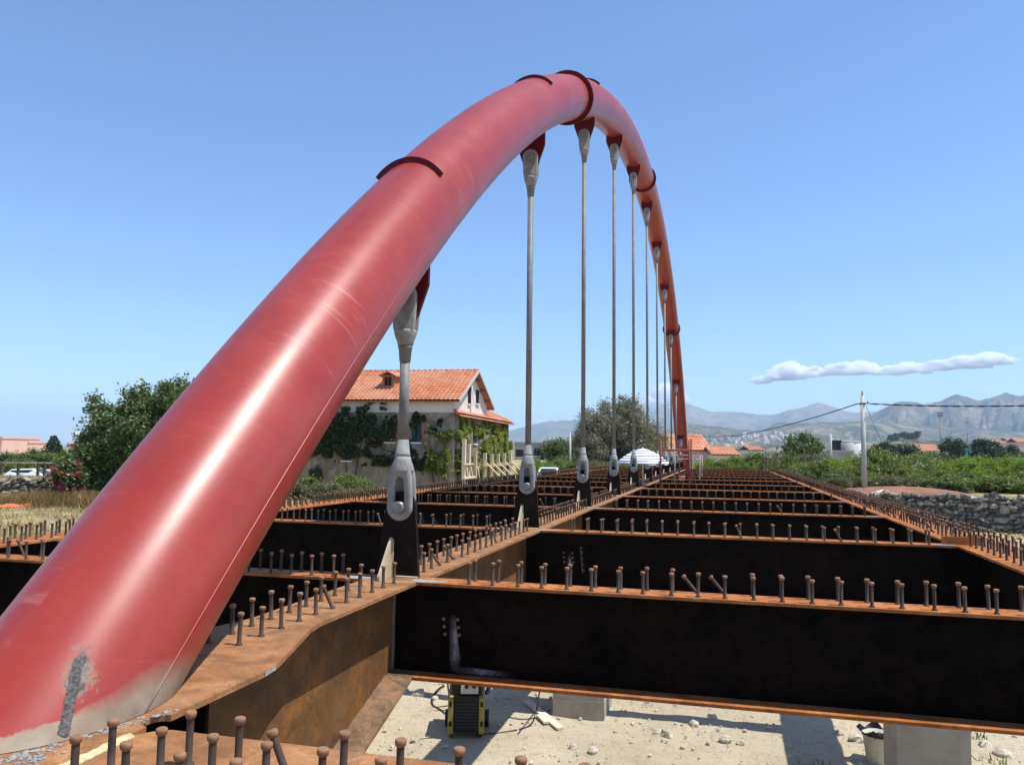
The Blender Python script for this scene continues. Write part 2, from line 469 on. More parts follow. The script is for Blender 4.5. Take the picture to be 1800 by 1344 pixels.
# ------------------------------------------------------------------ mesh builder
class MB:
    def __init__(s):
        s.v, s.f, s.mi, s.sm = [], [], [], []

    def add(s, vs, fs, mi=0, smooth=False):
        o = len(s.v)
        s.v.extend([tuple(float(c) for c in p) for p in vs])
        for f in fs:
            s.f.append(tuple(i + o for i in f))
            s.mi.append(mi)
            s.sm.append(smooth)
        return s

    def box(s, x0, x1, y0, y1, z0, z1, mi=0, mat4=None):
        vs = [(x0, y0, z0), (x1, y0, z0), (x1, y1, z0), (x0, y1, z0), (x0, y0, z1), (x1, y0, z1), (x1, y1, z1), (x0, y1, z1)]
        if mat4 is not None:
            vs = [tuple(mat4 @ Vector(p)) for p in vs]
        return s.add(vs, [(3, 2, 1, 0), (4, 5, 6, 7), (0, 1, 5, 4), (1, 2, 6, 5), (2, 3, 7, 6), (3, 0, 4, 7)], mi)

    def tube(s, a, b, r0, r1=None, n=10, mi=0, caps=True, smooth=True):
        a, b = Vector(a), Vector(b)
        r1 = r0 if r1 is None else r1
        d = (b - a).normalized()
        x = d.orthogonal().normalized()
        y = d.cross(x)
        vs = []
        for p, r in ((a, r0), (b, r1)):
            for i in range(n):
                t = 2 * math.pi * i / n
                vs.append(p + x * (r * math.cos(t)) + y * (r * math.sin(t)))
        s.add(vs, [(i, (i + 1) % n, n + (i + 1) % n, n + i) for i in range(n)], mi, smooth)
        if caps:
            o = len(s.v) - 2 * n
            s.f.append(tuple(o + i for i in range(n))[::-1]); s.mi.append(mi); s.sm.append(False)
            s.f.append(tuple(o + n + i for i in range(n))); s.mi.append(mi); s.sm.append(False)
        return s

    def path(s, pts, r, n=6, mi=0):
        pts = [Vector(p) for p in pts]
        rs = r if hasattr(r, '__len__') else [r] * len(pts)
        rings = []
        x = None
        for i, p in enumerate(pts):
            d = (pts[min(i + 1, len(pts) - 1)] - pts[max(i - 1, 0)]).normalized()
            if x is None:
                x = d.orthogonal().normalized()
            x = (x - d * x.dot(d)).normalized()
            y = d.cross(x)
            rings.append([p + x * (rs[i] * math.cos(2 * math.pi * k / n)) + y * (rs[i] * math.sin(2 * math.pi * k / n)) for k in range(n)])
        vs = [q for rg in rings for q in rg]
        fs = []
        for i in range(len(pts) - 1):
            for k in range(n):
                fs.append((i * n + k, i * n + (k + 1) % n, (i + 1) * n + (k + 1) % n, (i + 1) * n + k))
        s.add(vs, fs, mi, True)
        o = len(s.v) - len(vs)
        s.f.append(tuple(o + k for k in range(n))[::-1]); s.mi.append(mi); s.sm.append(False)
        s.f.append(tuple(o + (len(pts) - 1) * n + k for k in range(n))); s.mi.append(mi); s.sm.append(False)
        return s

    def lathe(s, prof, n=16, mi=0, o=(0, 0, 0), smooth=True, caps=True):
        vs, fs = [], []
        for (r, z) in prof:
            for i in range(n):
                t = 2 * math.pi * i / n
                vs.append((o[0] + r * math.cos(t), o[1] + r * math.sin(t), o[2] + z))
        for j in range(len(prof) - 1):
            for i in range(n):
                fs.append((j * n + i, j * n + (i + 1) % n, (j + 1) * n + (i + 1) % n, (j + 1) * n + i))
        s.add(vs, fs, mi, smooth)
        if caps:
            b = len(s.v) - len(vs)
            s.f.append(tuple(b + i for i in range(n))[::-1]); s.mi.append(mi); s.sm.append(False)
            k = b + (len(prof) - 1) * n
            s.f.append(tuple(k + i for i in range(n))); s.mi.append(mi); s.sm.append(False)
        return s

    def prism(s, poly, z0, z1, mi=0, axis='Z'):
        """extrude a polygon; axis Z: poly (x,y); axis X: poly (y,z) with z0,z1 the x range; axis Y: poly (x,z)"""
        def P(a, b, c):
            return (a, b, c) if axis == 'Z' else ((c, a, b) if axis == 'X' else (a, c, b))
        n = len(poly)
        area = sum(poly[i][0] * poly[(i + 1) % n][1] - poly[(i + 1) % n][0] * poly[i][1] for i in range(n))
        if (area < 0) != (axis == 'Y'):
            poly = poly[::-1]
        vs = [P(a, b, z0) for a, b in poly] + [P(a, b, z1) for a, b in poly]
        fs = [tuple(range(n))[::-1], tuple(range(n, 2 * n))] + [(i, (i + 1) % n, n + (i + 1) % n, n + i) for i in range(n)]
        return s.add(vs, fs, mi)

    def xform(s, m):
        s.v = [tuple(m @ Vector(p)) for p in s.v]
        return s

    def mesh(s, name, mats):
        me = bpy.data.meshes.new(name)
        me.from_pydata(s.v, [], s.f)
        if not isinstance(mats, (list, tuple)):
            mats = [mats]
        for m in mats:
            me.materials.append(m)
        me.polygons.foreach_set('material_index', s.mi)
        me.polygons.foreach_set('use_smooth', s.sm)
        me.update()
        return me

    def build(s, name, mats, parent=None, loc=None):
        return link(name, s.mesh(name, mats), parent, loc)


def link(name, data, parent=None, loc=None):
    o = bpy.data.objects.new(name, data)
    COL.objects.link(o)
    if parent is not None:
        o.parent = parent
    if loc is not None:
        o.location = loc
    return o


def tag(o, label=None, cat=None, group=None, kind=None):
    if label:
        o['label'] = label
    if cat:
        o['category'] = cat
    if group:
        o['group'] = group
    if kind:
        o['kind'] = kind
    return o


def thing(name, label, cat, loc=(0, 0, 0), rz=0.0, group=None):
    o = bpy.data.objects.new(name, None)
    COL.objects.link(o)
    o.location = loc
    o.rotation_euler = (0, 0, rz)
    o.empty_display_size = 0.2
    return tag(o, label, cat, group)


def np_mesh(name, verts, quads, mats, smooth=False, tris=False):
    me = bpy.data.meshes.new(name)
    k = 3 if tris else 4
    nq = len(quads)
    me.vertices.add(len(verts))
    me.vertices.foreach_set('co', np.asarray(verts, np.float32).ravel())
    me.loops.add(nq * k)
    me.loops.foreach_set('vertex_index', np.asarray(quads, np.int32).ravel())
    me.polygons.add(nq)
    me.polygons.foreach_set('loop_start', np.arange(0, nq * k, k, dtype=np.int32))
    me.polygons.foreach_set('loop_total', np.full(nq, k, np.int32))
    if smooth:
        me.polygons.foreach_set('use_smooth', np.ones(nq, bool))
    for m in (mats if isinstance(mats, (list, tuple)) else [mats]):
        me.materials.append(m)
    me.update(calc_edges=True)
    return me


def bez(pts, n=8):
    """Catmull-Rom through points"""
    P = [np.array(p, float) for p in pts]
    P = [2 * P[0] - P[1]] + P + [2 * P[-1] - P[-2]]
    out = []
    for i in range(1, len(P) - 2):
        for k in range(n):
            t = k / n
            a, b, c, d = P[i - 1], P[i], P[i + 1], P[i + 2]
            out.append(0.5 * ((2 * b) + (-a + c) * t + (2 * a - 5 * b + 4 * c - d) * t * t + (-a + 3 * b - 3 * c + d) * t ** 3))
    out.append(P[-2])
    return out


# ------------------------------------------------------------------ ground
BED, LBANK, RBANK = -5.3, -1.05, -0.72
Y_WALL = 47.0


def sstep(a, b, x):
    t = np.clip((x - a) / (b - a), 0, 1)
    return t * t * (3 - 2 * t)


def ground_z(x, y):
    x, y = np.asarray(x, float), np.asarray(y, float)
    z = np.full(np.broadcast(x, y).shape, BED)
    z = z + (LBANK - BED) * sstep(-12.6, -15.4, x)                         # left bank
    z = np.maximum(z, BED + (RBANK - BED) * sstep(79.5, 83.0, y))          # far bank
    tz = BED + (RBANK - BED) * sstep(5.0, 8.5, x) * sstep(Y_WALL + 0.1, Y_WALL + 0.5, y)
    z = np.maximum(z, tz)                                                  # terrace behind the stone wall
    rub = BED + (BED + 0 * x - BED) + (2.9) * sstep(5.5, 9.0, x) * sstep(39.0, 46.8, y) * (y < Y_WALL + 0.3)
    z = np.maximum(z, rub)                                                 # rubble slope at the wall foot
    z = np.where(y < 1.0, np.maximum(z, BED + 3.5 * sstep(1.0, -3.0, y)), z)
    far = sstep(120, 600, np.hypot(x, y))
    return z + 0 * far


def axis_pts(segs):
    out = [np.linspace(a, b, n, endpoint=False) for a, b, n in segs]
    return np.concatenate(out + [np.array([segs[-1][1]])])


gx = axis_pts([(-15000, -1500, 12), (-1500, -150, 18), (-150, -40, 28), (-40, -16, 30), (-16, 10, 90), (10, 40, 40), (40, 150, 30), (150, 1500, 18), (1500, 15000, 12)])
gy = axis_pts([(-1500, -40, 10), (-40, 0, 14), (0, 40, 130), (40, 46.6, 18), (46.6, 48, 14), (48, 84, 50), (84, 200, 36), (200, 1500, 24), (1500, 15000, 16)])
GX, GY = np.meshgrid(gx, gy)
GZ = ground_z(GX, GY)
amp = np.where(np.hypot(GX, GY) < 150, 1.0, 0.0)
for j in range(GX.shape[0]):
    for i in range(GX.shape[1]):
        if amp[j, i] > 0:
            GZ[j, i] += 0.10 * mnoise.noise((GX[j, i] * 0.45, GY[j, i] * 0.45, 0.3)) + 0.045 * mnoise.noise((GX[j, i] * 1.9, GY[j, i] * 1.9, 3.1))
ny, nx = GX.shape
idx = np.arange(nx * ny).reshape(ny, nx)
q = np.stack([idx[:-1, :-1], idx[:-1, 1:], idx[1:, 1:], idx[1:, :-1]], -1).reshape(-1, 4)
tag(link('ground', np_mesh('ground', np.stack([GX, GY, GZ], -1).reshape(-1, 3), q, M['ground'], True)), kind='structure')


# ------------------------------------------------------------------ hills and mountains
def hor_y(px):
    return 797.0 + 0.012 * (px - 1272.0)


def mountain(name, D, prof, mat, depth_front, depth_back, seed, gully=0.34, nx_=420, nr=44, base=-20.0):
    """a range whose crest stands at about distance D; prof: crest outline (direction column, height in pixels above horizon)"""
    xs = np.array([p_[0] for p_ in prof], float)
    hs = np.array([p_[1] for p_ in prof], float)
    cols = np.linspace(xs[0], xs[-1], nx_)
    hp = np.interp(cols, xs, hs)
    ker = np.array([1, 2, 3, 2, 1], float); ker /= ker.sum()
    hp = np.convolve(np.pad(hp, 2, mode='edge'), ker, mode='valid')
    V = np.zeros((nr, nx_, 3))
    rows = np.linspace(0, 1, nr)
    for i, (c, hpx) in enumerate(zip(cols, hp)):
        wob = 0.10 * mnoise.noise((c * 0.012 + seed, seed, 0))
        crest = at_depth(c, 760, D * (1 + wob))
        foot = at_depth(c, 760, D * (1 - depth_front))
        back = at_depth(c, 760, D * (1 + depth_back))
        H = hpx * D * (1 + wob) / FPX + 1.5 + 1.3 * D / FPX * mnoise.fractal((c * 0.11, seed, 1.0), 1.0, 2.0, 4)
        for j, t in enumerate(rows):
            k = 0.72
            if t <= k:
                s_ = t / k
                P = foot + (crest - foot) * s_
                f = s_ ** 1.15
                g = mnoise.fractal((c * 0.020 + seed, s_ * 2.2, seed), 0.9, 2.1, 5)
                f = f + gully * g * math.sin(math.pi * min(1, s_ * 1.02)) * 0.55
                f = min(f, 0.25 + 0.75 * s_ ** 0.8)
            else:
                s_ = (t - k) / (1 - k)
                P = crest + (back - crest) * s_
                f = (1 - s_) ** 1.2
            V[j, i] = (P[0], P[1], base + (H - base) * max(0.0, f))
    id_ = np.arange(nr * nx_).reshape(nr, nx_)
    qq = np.stack([id_[:-1, :-1], id_[:-1, 1:], id_[1:, 1:], id_[1:, :-1]], -1).reshape(-1, 4)
    tag(link(name, np_mesh(name, V.reshape(-1, 3), qq, mat, True)), kind='structure')
    return V, cols


mountain('mountain_range', 9000, [(700, 8), (820, 18), (920, 42), (960, 53), (1010, 56), (1050, 58), (1110, 68), (1160, 76), (1212, 87), (1232, 80), (1248, 73), (1275, 74), (1300, 73), (1340, 69), (1362, 69),
         (1390, 79), (1410, 82), (1440, 93), (1458, 88), (1480, 79), (1500, 75), (1560, 78), (1640, 62), (1750, 50), (1900, 60), (2100, 70), (2300, 30)],
         M['hill_far'], 0.22, 0.12, 3.1)
mountain('mountain_slope', 5600, [(1380, 4), (1440, 18), (1490, 44), (1520, 66), (1545, 78), (1580, 96), (1610, 95), (1625, 91), (1650, 95), (1670, 104), (1684, 110), (1700, 105), (1725, 99), (1750, 106), (1772, 114),
         (1790, 108), (1815, 109), (1900, 98), (2050, 75), (2250, 40)], M['hill_mid'], 0.30, 0.12, 7.7, 0.55)
mountain('foothill_ridge', 4200, [(1130, 20), (1190, 48), (1215, 52), (1240, 49), (1285, 45), (1335, 40), (1350, 47), (1365, 55), (1400, 56), (1440, 57), (1490, 59), (1530, 60), (1600, 55), (1700, 48), (1830, 42), (2000, 40), (2200, 20)],
         M['hill_near'], 0.28, 0.10, 11.3, 0.42)
TOWN, TCOLS = mountain('town_hill', 3000, [(860, 8), (930, 14), (1000, 14), (1100, 18), (1200, 24), (1240, 27), (1290, 33), (1340, 38), (1400, 38), (1450, 34), (1490, 32), (1520, 24), (1560, 18), (1650, 20), (1750, 22), (1900, 22), (2050, 12)],
                       M['hill_near'], 0.42, 0.10, 5.9, 0.16)
mountain('wooded_knoll', 1100, [(1470, 8), (1520, 18), (1545, 22), (1565, 33), (1585, 36), (1605, 35), (1625, 29), (1670, 27), (1720, 24), (1760, 24), (1810, 30), (1900, 26), (2000, 10)],
         M['hill_near'], 0.30, 0.2, 2.4, 0.1, 200, 20, -6.0)

# ------------------------------------------------------------------ bridge dimensions
XC, XA = -3.73, -3.73                       # middle girder and arch plane
FR, FL = -3.40, -4.06                       # middle girder flange edges
XR0, XR1 = 3.79, 4.62                       # right edge girder flange
XL0, XL1 = -11.25, -10.50                   # left edge girder flange
YB = [8.87 + 6.374 * (k - 1) for k in range(0, 13)]
ARY, ARZ, ARR, TR = 40.45, -37.21, 52.13, 0.556
DEP = 1.06
Y_END = 79.6

frame = thing('bridge_deck_frame', 'rusty steel grillage of girders and cross beams studded with shear connectors', 'bridge deck', (0, 0, 0))


def girder(name, xc, x0, x1, poly=None, webx=None, y0=1.6, haunch=False):
    wb = MB()
    yh = [(8.62, -DEP), (Y_END, -DEP)]
    if haunch:
        prof = [(y0, -0.037), (y0, -2.45), (4.6, -2.27), (8.62, -DEP + 0.03), (Y_END, -DEP + 0.03), (Y_END, -0.037)]
    else:
        prof = [(y0, -0.037), (y0, -DEP + 0.03), (Y_END, -DEP + 0.03), (Y_END, -0.037)]
    for wx in webx:
        wb.prism(prof, wx - 0.016, wx + 0.016, 0, 'X')
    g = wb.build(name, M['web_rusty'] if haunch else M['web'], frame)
    tf = MB()
    if poly is None:
        poly = [(x0, y0), (x1, y0), (x1, Y_END), (x0, Y_END)]
    tf.prism(poly, -0.035, 0.0)
    tf.build('top_flange', M['rust_tan'] if haunch else M['rust'], g)
    bf = MB()
    if haunch:
        for (ya, za), (yb, zb) in (((y0, -2.45), (4.6, -2.27)), ((4.6, -2.27), (8.62, -DEP + 0.03))):
            vs = [(x0 - .0, ya, za), (x1, ya, za), (x1, yb, zb), (x0, yb, zb), (x0, ya, za - .035), (x1, ya, za - .035), (x1, yb, zb - .035), (x0, yb, zb - .035)]
            bf.add(vs, [(0, 1, 2, 3), (7, 6, 5, 4), (0, 4, 5, 1), (1, 5, 6, 2), (2, 6, 7, 3), (3, 7, 4, 0)])
        bf.box(x0, x1, 8.64, Y_END, -DEP - 0.005, -DEP + 0.029)
        bf.build('bottom_flange', M['edge'], g)
    else:
        bf.box(x0 + .05, x1 - .05, y0, Y_END, -DEP - 0.005, -DEP + 0.029)
        bf.build('bottom_flange', M['rust'], g)
    return g


# middle girder: the flange flares out under the arch foot and has a rounded cope at the end beam
arc = [(-3.02 - 0.09 * math.sin(a), 3.90 - 0.10 * math.cos(a)) for a in np.linspace(0, math.pi, 9)]
right_side = [(-3.02, 1.6)] + arc + [(-3.005, 4.93), (-3.03, 5.12), (-3.12, 5.42), (-3.22, 5.75), (-3.36, 6.2), (FR, 6.42), (FR, Y_END)]
left_side = [(2 * XC - x, y) for x, y in ((FR, Y_END), (FR, 6.42), (-3.36, 6.2), (-3.22, 5.75), (-3.12, 5.42), (-3.03, 5.12), (-3.005, 4.93), (-3.02, 1.6))]
g_mid = girder('middle_girder', XC, FL, FR, right_side + left_side, (XC - 0.01,), 1.6, True)
g_right = girder('edge_girder', 0, XR0, XR1, None, ((XR0 + XR1) / 2,), 1.6)
g_left = girder('edge_girder', 0, XL0, XL1, None, ((XL0 + XL1) / 2,), 1.6)
MB().add([(-3.128, 5.425, -0.033), (-3.027, 5.10, -0.033), (-3.001, 4.93, -0.033), (-3.001, 4.93, -0.001), (-3.027, 5.10, -0.001), (-3.128, 5.425, -0.001)], [(1, 0, 5, 4), (2, 1, 4, 3)]).build('flame_cut_edge', M['weld'], g_mid)
# end diaphragm plate below the arch foot
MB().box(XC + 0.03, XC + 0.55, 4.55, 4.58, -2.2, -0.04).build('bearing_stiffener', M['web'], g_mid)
MB().box(XC + 0.008, XC + 0.022, YB[1] - 0.09, YB[1] - 0.05, -DEP + 0.04, -0.05).build('weld_line', M['galv_dark'], g_mid)

beams = {}
for k, yb in enumerate(YB):
    if yb < 0:
        continue
    for side, (xa, xb, fx0, fx1) in enumerate(((XC + 0.012, (XR0 + XR1) / 2 - 0.02, FR + 0.004, XR0 - 0.004), ((XL0 + XL1) / 2 + 0.02, XC - 0.03, XL1 + 0.004, FL - 0.004))):
        fy0, fy1 = yb - 0.19, yb + 0.19
        if k == 0:
            fy0, fy1 = 2.55, 3.78
            if side == 0:
                fx0 = -2.99
            else:
                fx1 = -4.46
        w = MB()
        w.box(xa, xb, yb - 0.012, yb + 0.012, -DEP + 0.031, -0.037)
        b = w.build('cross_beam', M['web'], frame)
        tf = MB()
        if k == 0 and side == 0:
            tf.prism([(fx0, fy0), (fx1, fy0), (fx1, fy1), (-2.86, fy1 + 0.02), (-2.93, fy1 - 0.02), (fx0, fy1 - 0.10)], -0.035, -0.0005)
        else:
            tf.box(fx0, fx1, fy0, fy1, -0.033, -0.0005)
        tf.build('top_flange', M['rust_tan'] if k == 0 else M['rust'], b)
        bf = MB()
        bx0, bx1 = ((FR + 0.003, XR0 + 0.04) if side == 0 else (XL1 - 0.04, FL - 0.003))
        bf.box(bx0, bx1, yb - 0.27, yb + 0.27, -DEP - 0.003, -DEP + 0.03)
        bf.build('bottom_flange', M['rust'], b)
        beams[(k, side)] = b

# bolts, sprayed marks and ground weld patches near the first joints
for (k, xs0) in ((1, -3.12), (2, -2.98)):
    b = beams[(k, 0)]
    yf = YB[k] - 0.0125
    for dx in (0.0, 0.17):
        for j in range(3):
            m = MB()
            m.tube((xs0 + dx + 0.01 * j, yf, -0.42 - 0.085 * j), (xs0 + dx + 0.01 * j, yf - 0.028, -0.42 - 0.085 * j), 0.019, 0.019, 6)
            m.build('bolt', M['stud_head'], b)


def mat_spray():
    m, nt, b = nodes_of('sprayed_primer_mark')
    tc = nt.nodes.new('ShaderNodeTexCoord')
    sep = nt.nodes.new('ShaderNodeSeparateXYZ')
    nt.links.new(tc.outputs['Generated'], sep.inputs[0])
    a = math_n(nt, 'SUBTRACT', 1.0, math_n(nt, 'ABSOLUTE', math_n(nt, 'MULTIPLY_ADD', sep.outputs[0], 2.0, -1.0)))
    c = math_n(nt, 'SUBTRACT', 1.0, math_n(nt, 'ABSOLUTE', math_n(nt, 'MULTIPLY_ADD', sep.outputs[2], 2.0, -1.0)))
    e = math_n(nt, 'MULTIPLY', math_n(nt, 'POWER', a, 1.5), math_n(nt, 'MULTIPLY', c, 1.6, clamp=True))
    n_ = noise_tex(nt, pos_node(nt), 9.0, 5, 0.7)
    al = math_n(nt, 'MULTIPLY', e, math_n(nt, 'MULTIPLY_ADD', n_, 2.0, -0.35, clamp=True), clamp=True)
    b.inputs['Base Color'].default_value = (0.40, 0.41, 0.45, 1)
    b.inputs['Roughness'].default_value = 0.7
    nt.links.new(al, b.inputs['Alpha'])
    return m


M['spray'] = mat_spray()
b1 = beams[(1, 0)]
yf = YB[1] - 0.0155
MB().add([(-3.07, yf, -0.36), (-2.99, yf, -0.36), (-2.89, yf, -1.02), (-3.04, yf, -1.02)], [(0, 3, 2, 1)]).build('spray_mark', M['spray'], b1)
MB().add([(-3.06, yf - .001, -0.93), (-2.25, yf - .001, -0.96), (-2.25, yf - .001, -1.025), (-3.06, yf - .001, -1.025)], [(0, 3, 2, 1)]).build('spray_mark', M['spray'], b1)
yf2 = YB[2] - 0.0155
MB().add([(-2.92, yf2, -0.42), (-2.84, yf2, -0.42), (-2.78, yf2, -1.0), (-2.90, yf2, -1.0)], [(0, 3, 2, 1)]).build('spray_mark', M['spray'], beams[(2, 0)])
chalk = MB()
for j in range(9):                                     # chalked lettering down the web, too faint to read
    z = -0.30 - 0.055 * j
    x = -2.66 + 0.005 * j
    chalk.box(x, x + 0.012, yf2 - 0.002, yf2, z - 0.045, z)
    chalk.box(x + 0.012, x + 0.05, yf2 - 0.002, yf2, z - 0.012 - 0.02 * (j % 2), z - 0.004 - 0.02 * (j % 2))
chalk.build('chalk_marks', M['galv_dark'], beams[(2, 0)])

for k in range(1, 8):
    for side in (0, 1):
        mb = MB()
        x0 = FR - 0.05 if side == 0 else FL + 0.05
        sgn = 1 if side == 0 else -1
        pts = []
        for i in range(14):
            a = 2 * math.pi * i / 14
            rr = 1 + 0.25 * math.sin(3 * a + k) + 0.1 * math.sin(7 * a)
            pts.append((x0 + sgn * 0.14 + 0.22 * rr * math.cos(a), YB[k] - 0.09 + 0.085 * rr * math.sin(a)))
        mb.prism(pts, 0.0005, 0.004)
        mb.build('ground_weld', M['weld'], beams[(k, side)])
    for (x0, par) in ((XR0 - 0.1, 0),):
        mb = MB()
        mb.prism([(x0 - .28, YB[k] - .18), (x0 + .06, YB[k] - .19), (x0 + .09, YB[k] + .1), (x0 - .1, YB[k] + .16)], 0.0005, 0.004)
        mb.build('ground_weld', M['galv_dark'], beams[(k, 0)])
mb = MB()
mb.prism([(XR0 - 0.20, YB[2] + 0.05), (XR0 + 0.42, YB[2] + 0.02), (XR0 + 0.42, YB[2] + 0.045), (XR0 - 0.20, YB[2] + 0.075)], 0.004, 0.135)
mb.build('splice_plate', M['rust'], g_right)

# weld strips at the arch foot
mb = MB()
for dx_, rad_ in ((0.0, 0.017), (0.022, 0.013), (-0.02, 0.012)):
    mb.path([(-3.003 + dx_ + random.gauss(0, .003), 2.3 + 0.03 * i, 0.0) for i in range(46)], [rad_ * random.uniform(0.75, 1.25) for _ in range(46)], 7)
mb.build('weld_bead', M['weld_yellow'], g_mid)
mb = MB()
for i in range(110):
    a = random.random()
    x = -3.36 + 0.30 * a + random.gauss(0, 0.02)
    y = 3.18 + 0.88 * a + random.gauss(0, 0.025)
    s_ = random.uniform(0.006, 0.02)
    mb.lathe([(s_, 0.0), (s_ * .8, s_ * .25), (s_ * .2, s_ * .4)], 6, 0, (x, y, 0.0005))
for i in range(90):
    x = random.gauss(-3.23, 0.05); y = random.gauss(3.2, 0.10)
    s_ = random.uniform(0.005, 0.015)
    mb.lathe([(s_, 0.0), (s_ * .8, s_ * .3), (s_ * .2, s_ * .45)], 6, 0, (x, y, 0.0006))
mb.build('weld_spatter', M['galv'], g_mid)
tag(bpy.data.objects['weld_spatter'], kind='stuff')

# ------------------------------------------------------------------ shear studs
SH = 0.245


def stud_mesh():
    m = MB()
    m.lathe([(0.029, 0.0), (0.027, 0.011), (0.0172, 0.018), (0.0172, SH - 0.030)], 12, 0, caps=False)
    m.lathe([(0.0172, SH - 0.034), (0.0245, SH - 0.027), (0.0265, SH - 0.012), (0.025, SH - 0.004), (0.019, SH)], 14, 1, caps=True)
    return m


SM = stud_mesh()
stud_me = SM.mesh('shear_stud', [M['stud'], M['stud_head']])
studs = []                                                       # (x, y, z, tiltx, tilty, parent)


def stud(x, y, par, p_bent=0.04, z=0.0):
    tx = random.gauss(0, 0.012)
    ty = random.gauss(0, 0.012)
    if random.random() < p_bent:
        ty = random.uniform(-0.75, -0.35) if random.random() < 0.88 else random.uniform(0.2, 0.4)
        tx = random.uniform(-0.25, 0.25)
    studs.append((x, y, z, tx, ty, par))


for k in range(1, 13):
    n = int((3.62 + 2.82) / 0.28)
    for j in range(n + 1):
        x = -2.80 + 0.28 * j
        for dy in (-0.115, 0.125):
            stud(x + random.gauss(0, .006), YB[k] + dy, beams[(k, 0)])
    for j in range(22):
        x = FL - 0.42 - 0.28 * j
        for dy in (-0.115, 0.125):
            stud(x + random.gauss(0, .006), YB[k] + dy, beams[(k, 1)])
for j in range(24):
    x = -2.74 + 0.273 * j
    for yy in (3.42, 3.22, 3.0):
        if yy > 3.4 and j == 0:
            continue
        stud(x, yy - 0.012 * j, beams[(0, 0)], 0.03)
for j in range(23):
    for yy in (3.42, 3.2, 3.0):
        stud(-4.9 - 0.273 * j, yy, beams[(0, 1)])
for j in range(247):
    y = 5.52 + 0.30 * j
    near = min(abs(y - yb) for yb in YB)
    for x in (-3.60, -3.87):
        if x < -3.7 and near < 0.42:
            continue
        if near < 0.16:
            continue
        stud(x + random.gauss(0, .006), y, g_mid, 0.05)
for j in range(258):
    y = 2.2 + 0.30 * j
    for x in (3.98, 4.20, 4.43):
        stud(x + random.gauss(0, .006), y, g_right, 0.05)
    for x in (-10.66, -10.87, -11.09):
        stud(x + random.gauss(0, .006), y, g_left, 0.05)

scores = []
for i, s_ in enumerate(studs):
    px_, py_, d_ = pix((s_[0], s_[1], s_[2] + 0.15))
    ok = d_ > 0.3 and -5 < px_ < 1805 and 0 < py_ < 1460
    # behind the arch tube, as seen by the photographer
    if px_ < 480 and py_ > 880 and 100 < px_ and s_[0] < -4.2:
        ok = False
    scores.append((1.0 / d_) if ok else 0.0)
order = np.argsort(-np.array(scores))
near_set = set(int(i) for i in order[:300])
for i in near_set:
    x, y, z, tx, ty, par = studs[i]
    o = link('shear_stud', stud_me, par)
    o.location = (x, y, z)
    o.rotation_euler = (tx, ty, random.uniform(0, 6.28))
    o.scale = (1, 1, random.uniform(0.96, 1.03))
    if abs(ty) > 0.15 or abs(tx) > 0.15:
        o.rotation_euler = (tx, ty, 0)
bv = np.array(SM.v)
far_lo = MB()
far_lo.lathe([(0.018, 0.0), (0.018, SH - 0.03)], 6, 0, caps=False, smooth=True)
far_lo.lathe([(0.018, SH - 0.031), (0.028, SH - 0.026), (0.026, SH)], 6, 1, caps=True, smooth=True)
lv, lf, lmi = np.array(far_lo.v), far_lo.f, far_lo.mi
V_, F_, MI_ = [], [], []
off = 0
for i, (x, y, z, tx, ty, par) in enumerate(studs):
    if i in near_set:
        continue
    R_ = np.array(Matrix.Rotation(ty, 3, 'Y') @ Matrix.Rotation(tx, 3, 'X'))
    V_.append(lv @ R_.T + np.array([x, y, z]))
    F_.extend([tuple(a + off for a in f) for f in lf])
    MI_.extend(lmi)
    off += len(lv)
me = bpy.data.meshes.new('far_shear_studs')
me.from_pydata(np.concatenate(V_).tolist(), [], F_)
me.materials.append(M['stud']); me.materials.append(M['stud_head'])
me.polygons.foreach_set('material_index', MI_)
tag(link('shear_stud_rows', me, frame), kind='stuff')

# ------------------------------------------------------------------ arch
arch = thing('tubular_arch', 'red painted tubular steel arch springing from the middle girder', 'bridge arch', (XA, 3.9, 0))


def arch_pt(t, r=0.0):
    return np.array([XA, ARY + (ARR + r) * math.sin(t), ARZ + (ARR + r) * math.cos(t)])


def tube_surf(t, phi, r=TR):
    if t < -0.7585:                                     # the foot runs on straight below the last bend
        P = tube_surf(-0.7585, phi, r)
        return P + np.array([0, math.cos(-0.7585), -math.sin(-0.7585)]) * (ARR + r * math.cos(phi)) * (t + 0.7585)
    return np.array([XA + r * math.sin(phi), ARY + (ARR + r * math.cos(phi)) * math.sin(t), ARZ + (ARR + r * math.cos(phi)) * math.cos(t)])


def arch_child(mb, name, mats, parent=arch):
    o = mb.build(name, mats, parent)
    o.location = (-XA, -3.9, 0) if parent is arch else (0, 0, 0)
    return o


NS, NP = 240, 72
ts = np.linspace(-0.7585, 0.7585, NS)
V, F = [], []
for t in ts:
    for k in range(NP):
        V.append(tube_surf(t, 2 * math.pi * k / NP))


def foot_ring(t):
    T = np.array([0, math.cos(t), -math.sin(t)])
    out = []
    for k in range(NP):
        P = tube_surf(t, 2 * math.pi * k / NP)
        s_ = (0.004 - P[2]) / T[2]
        out.append(P + T * s_)
    return out


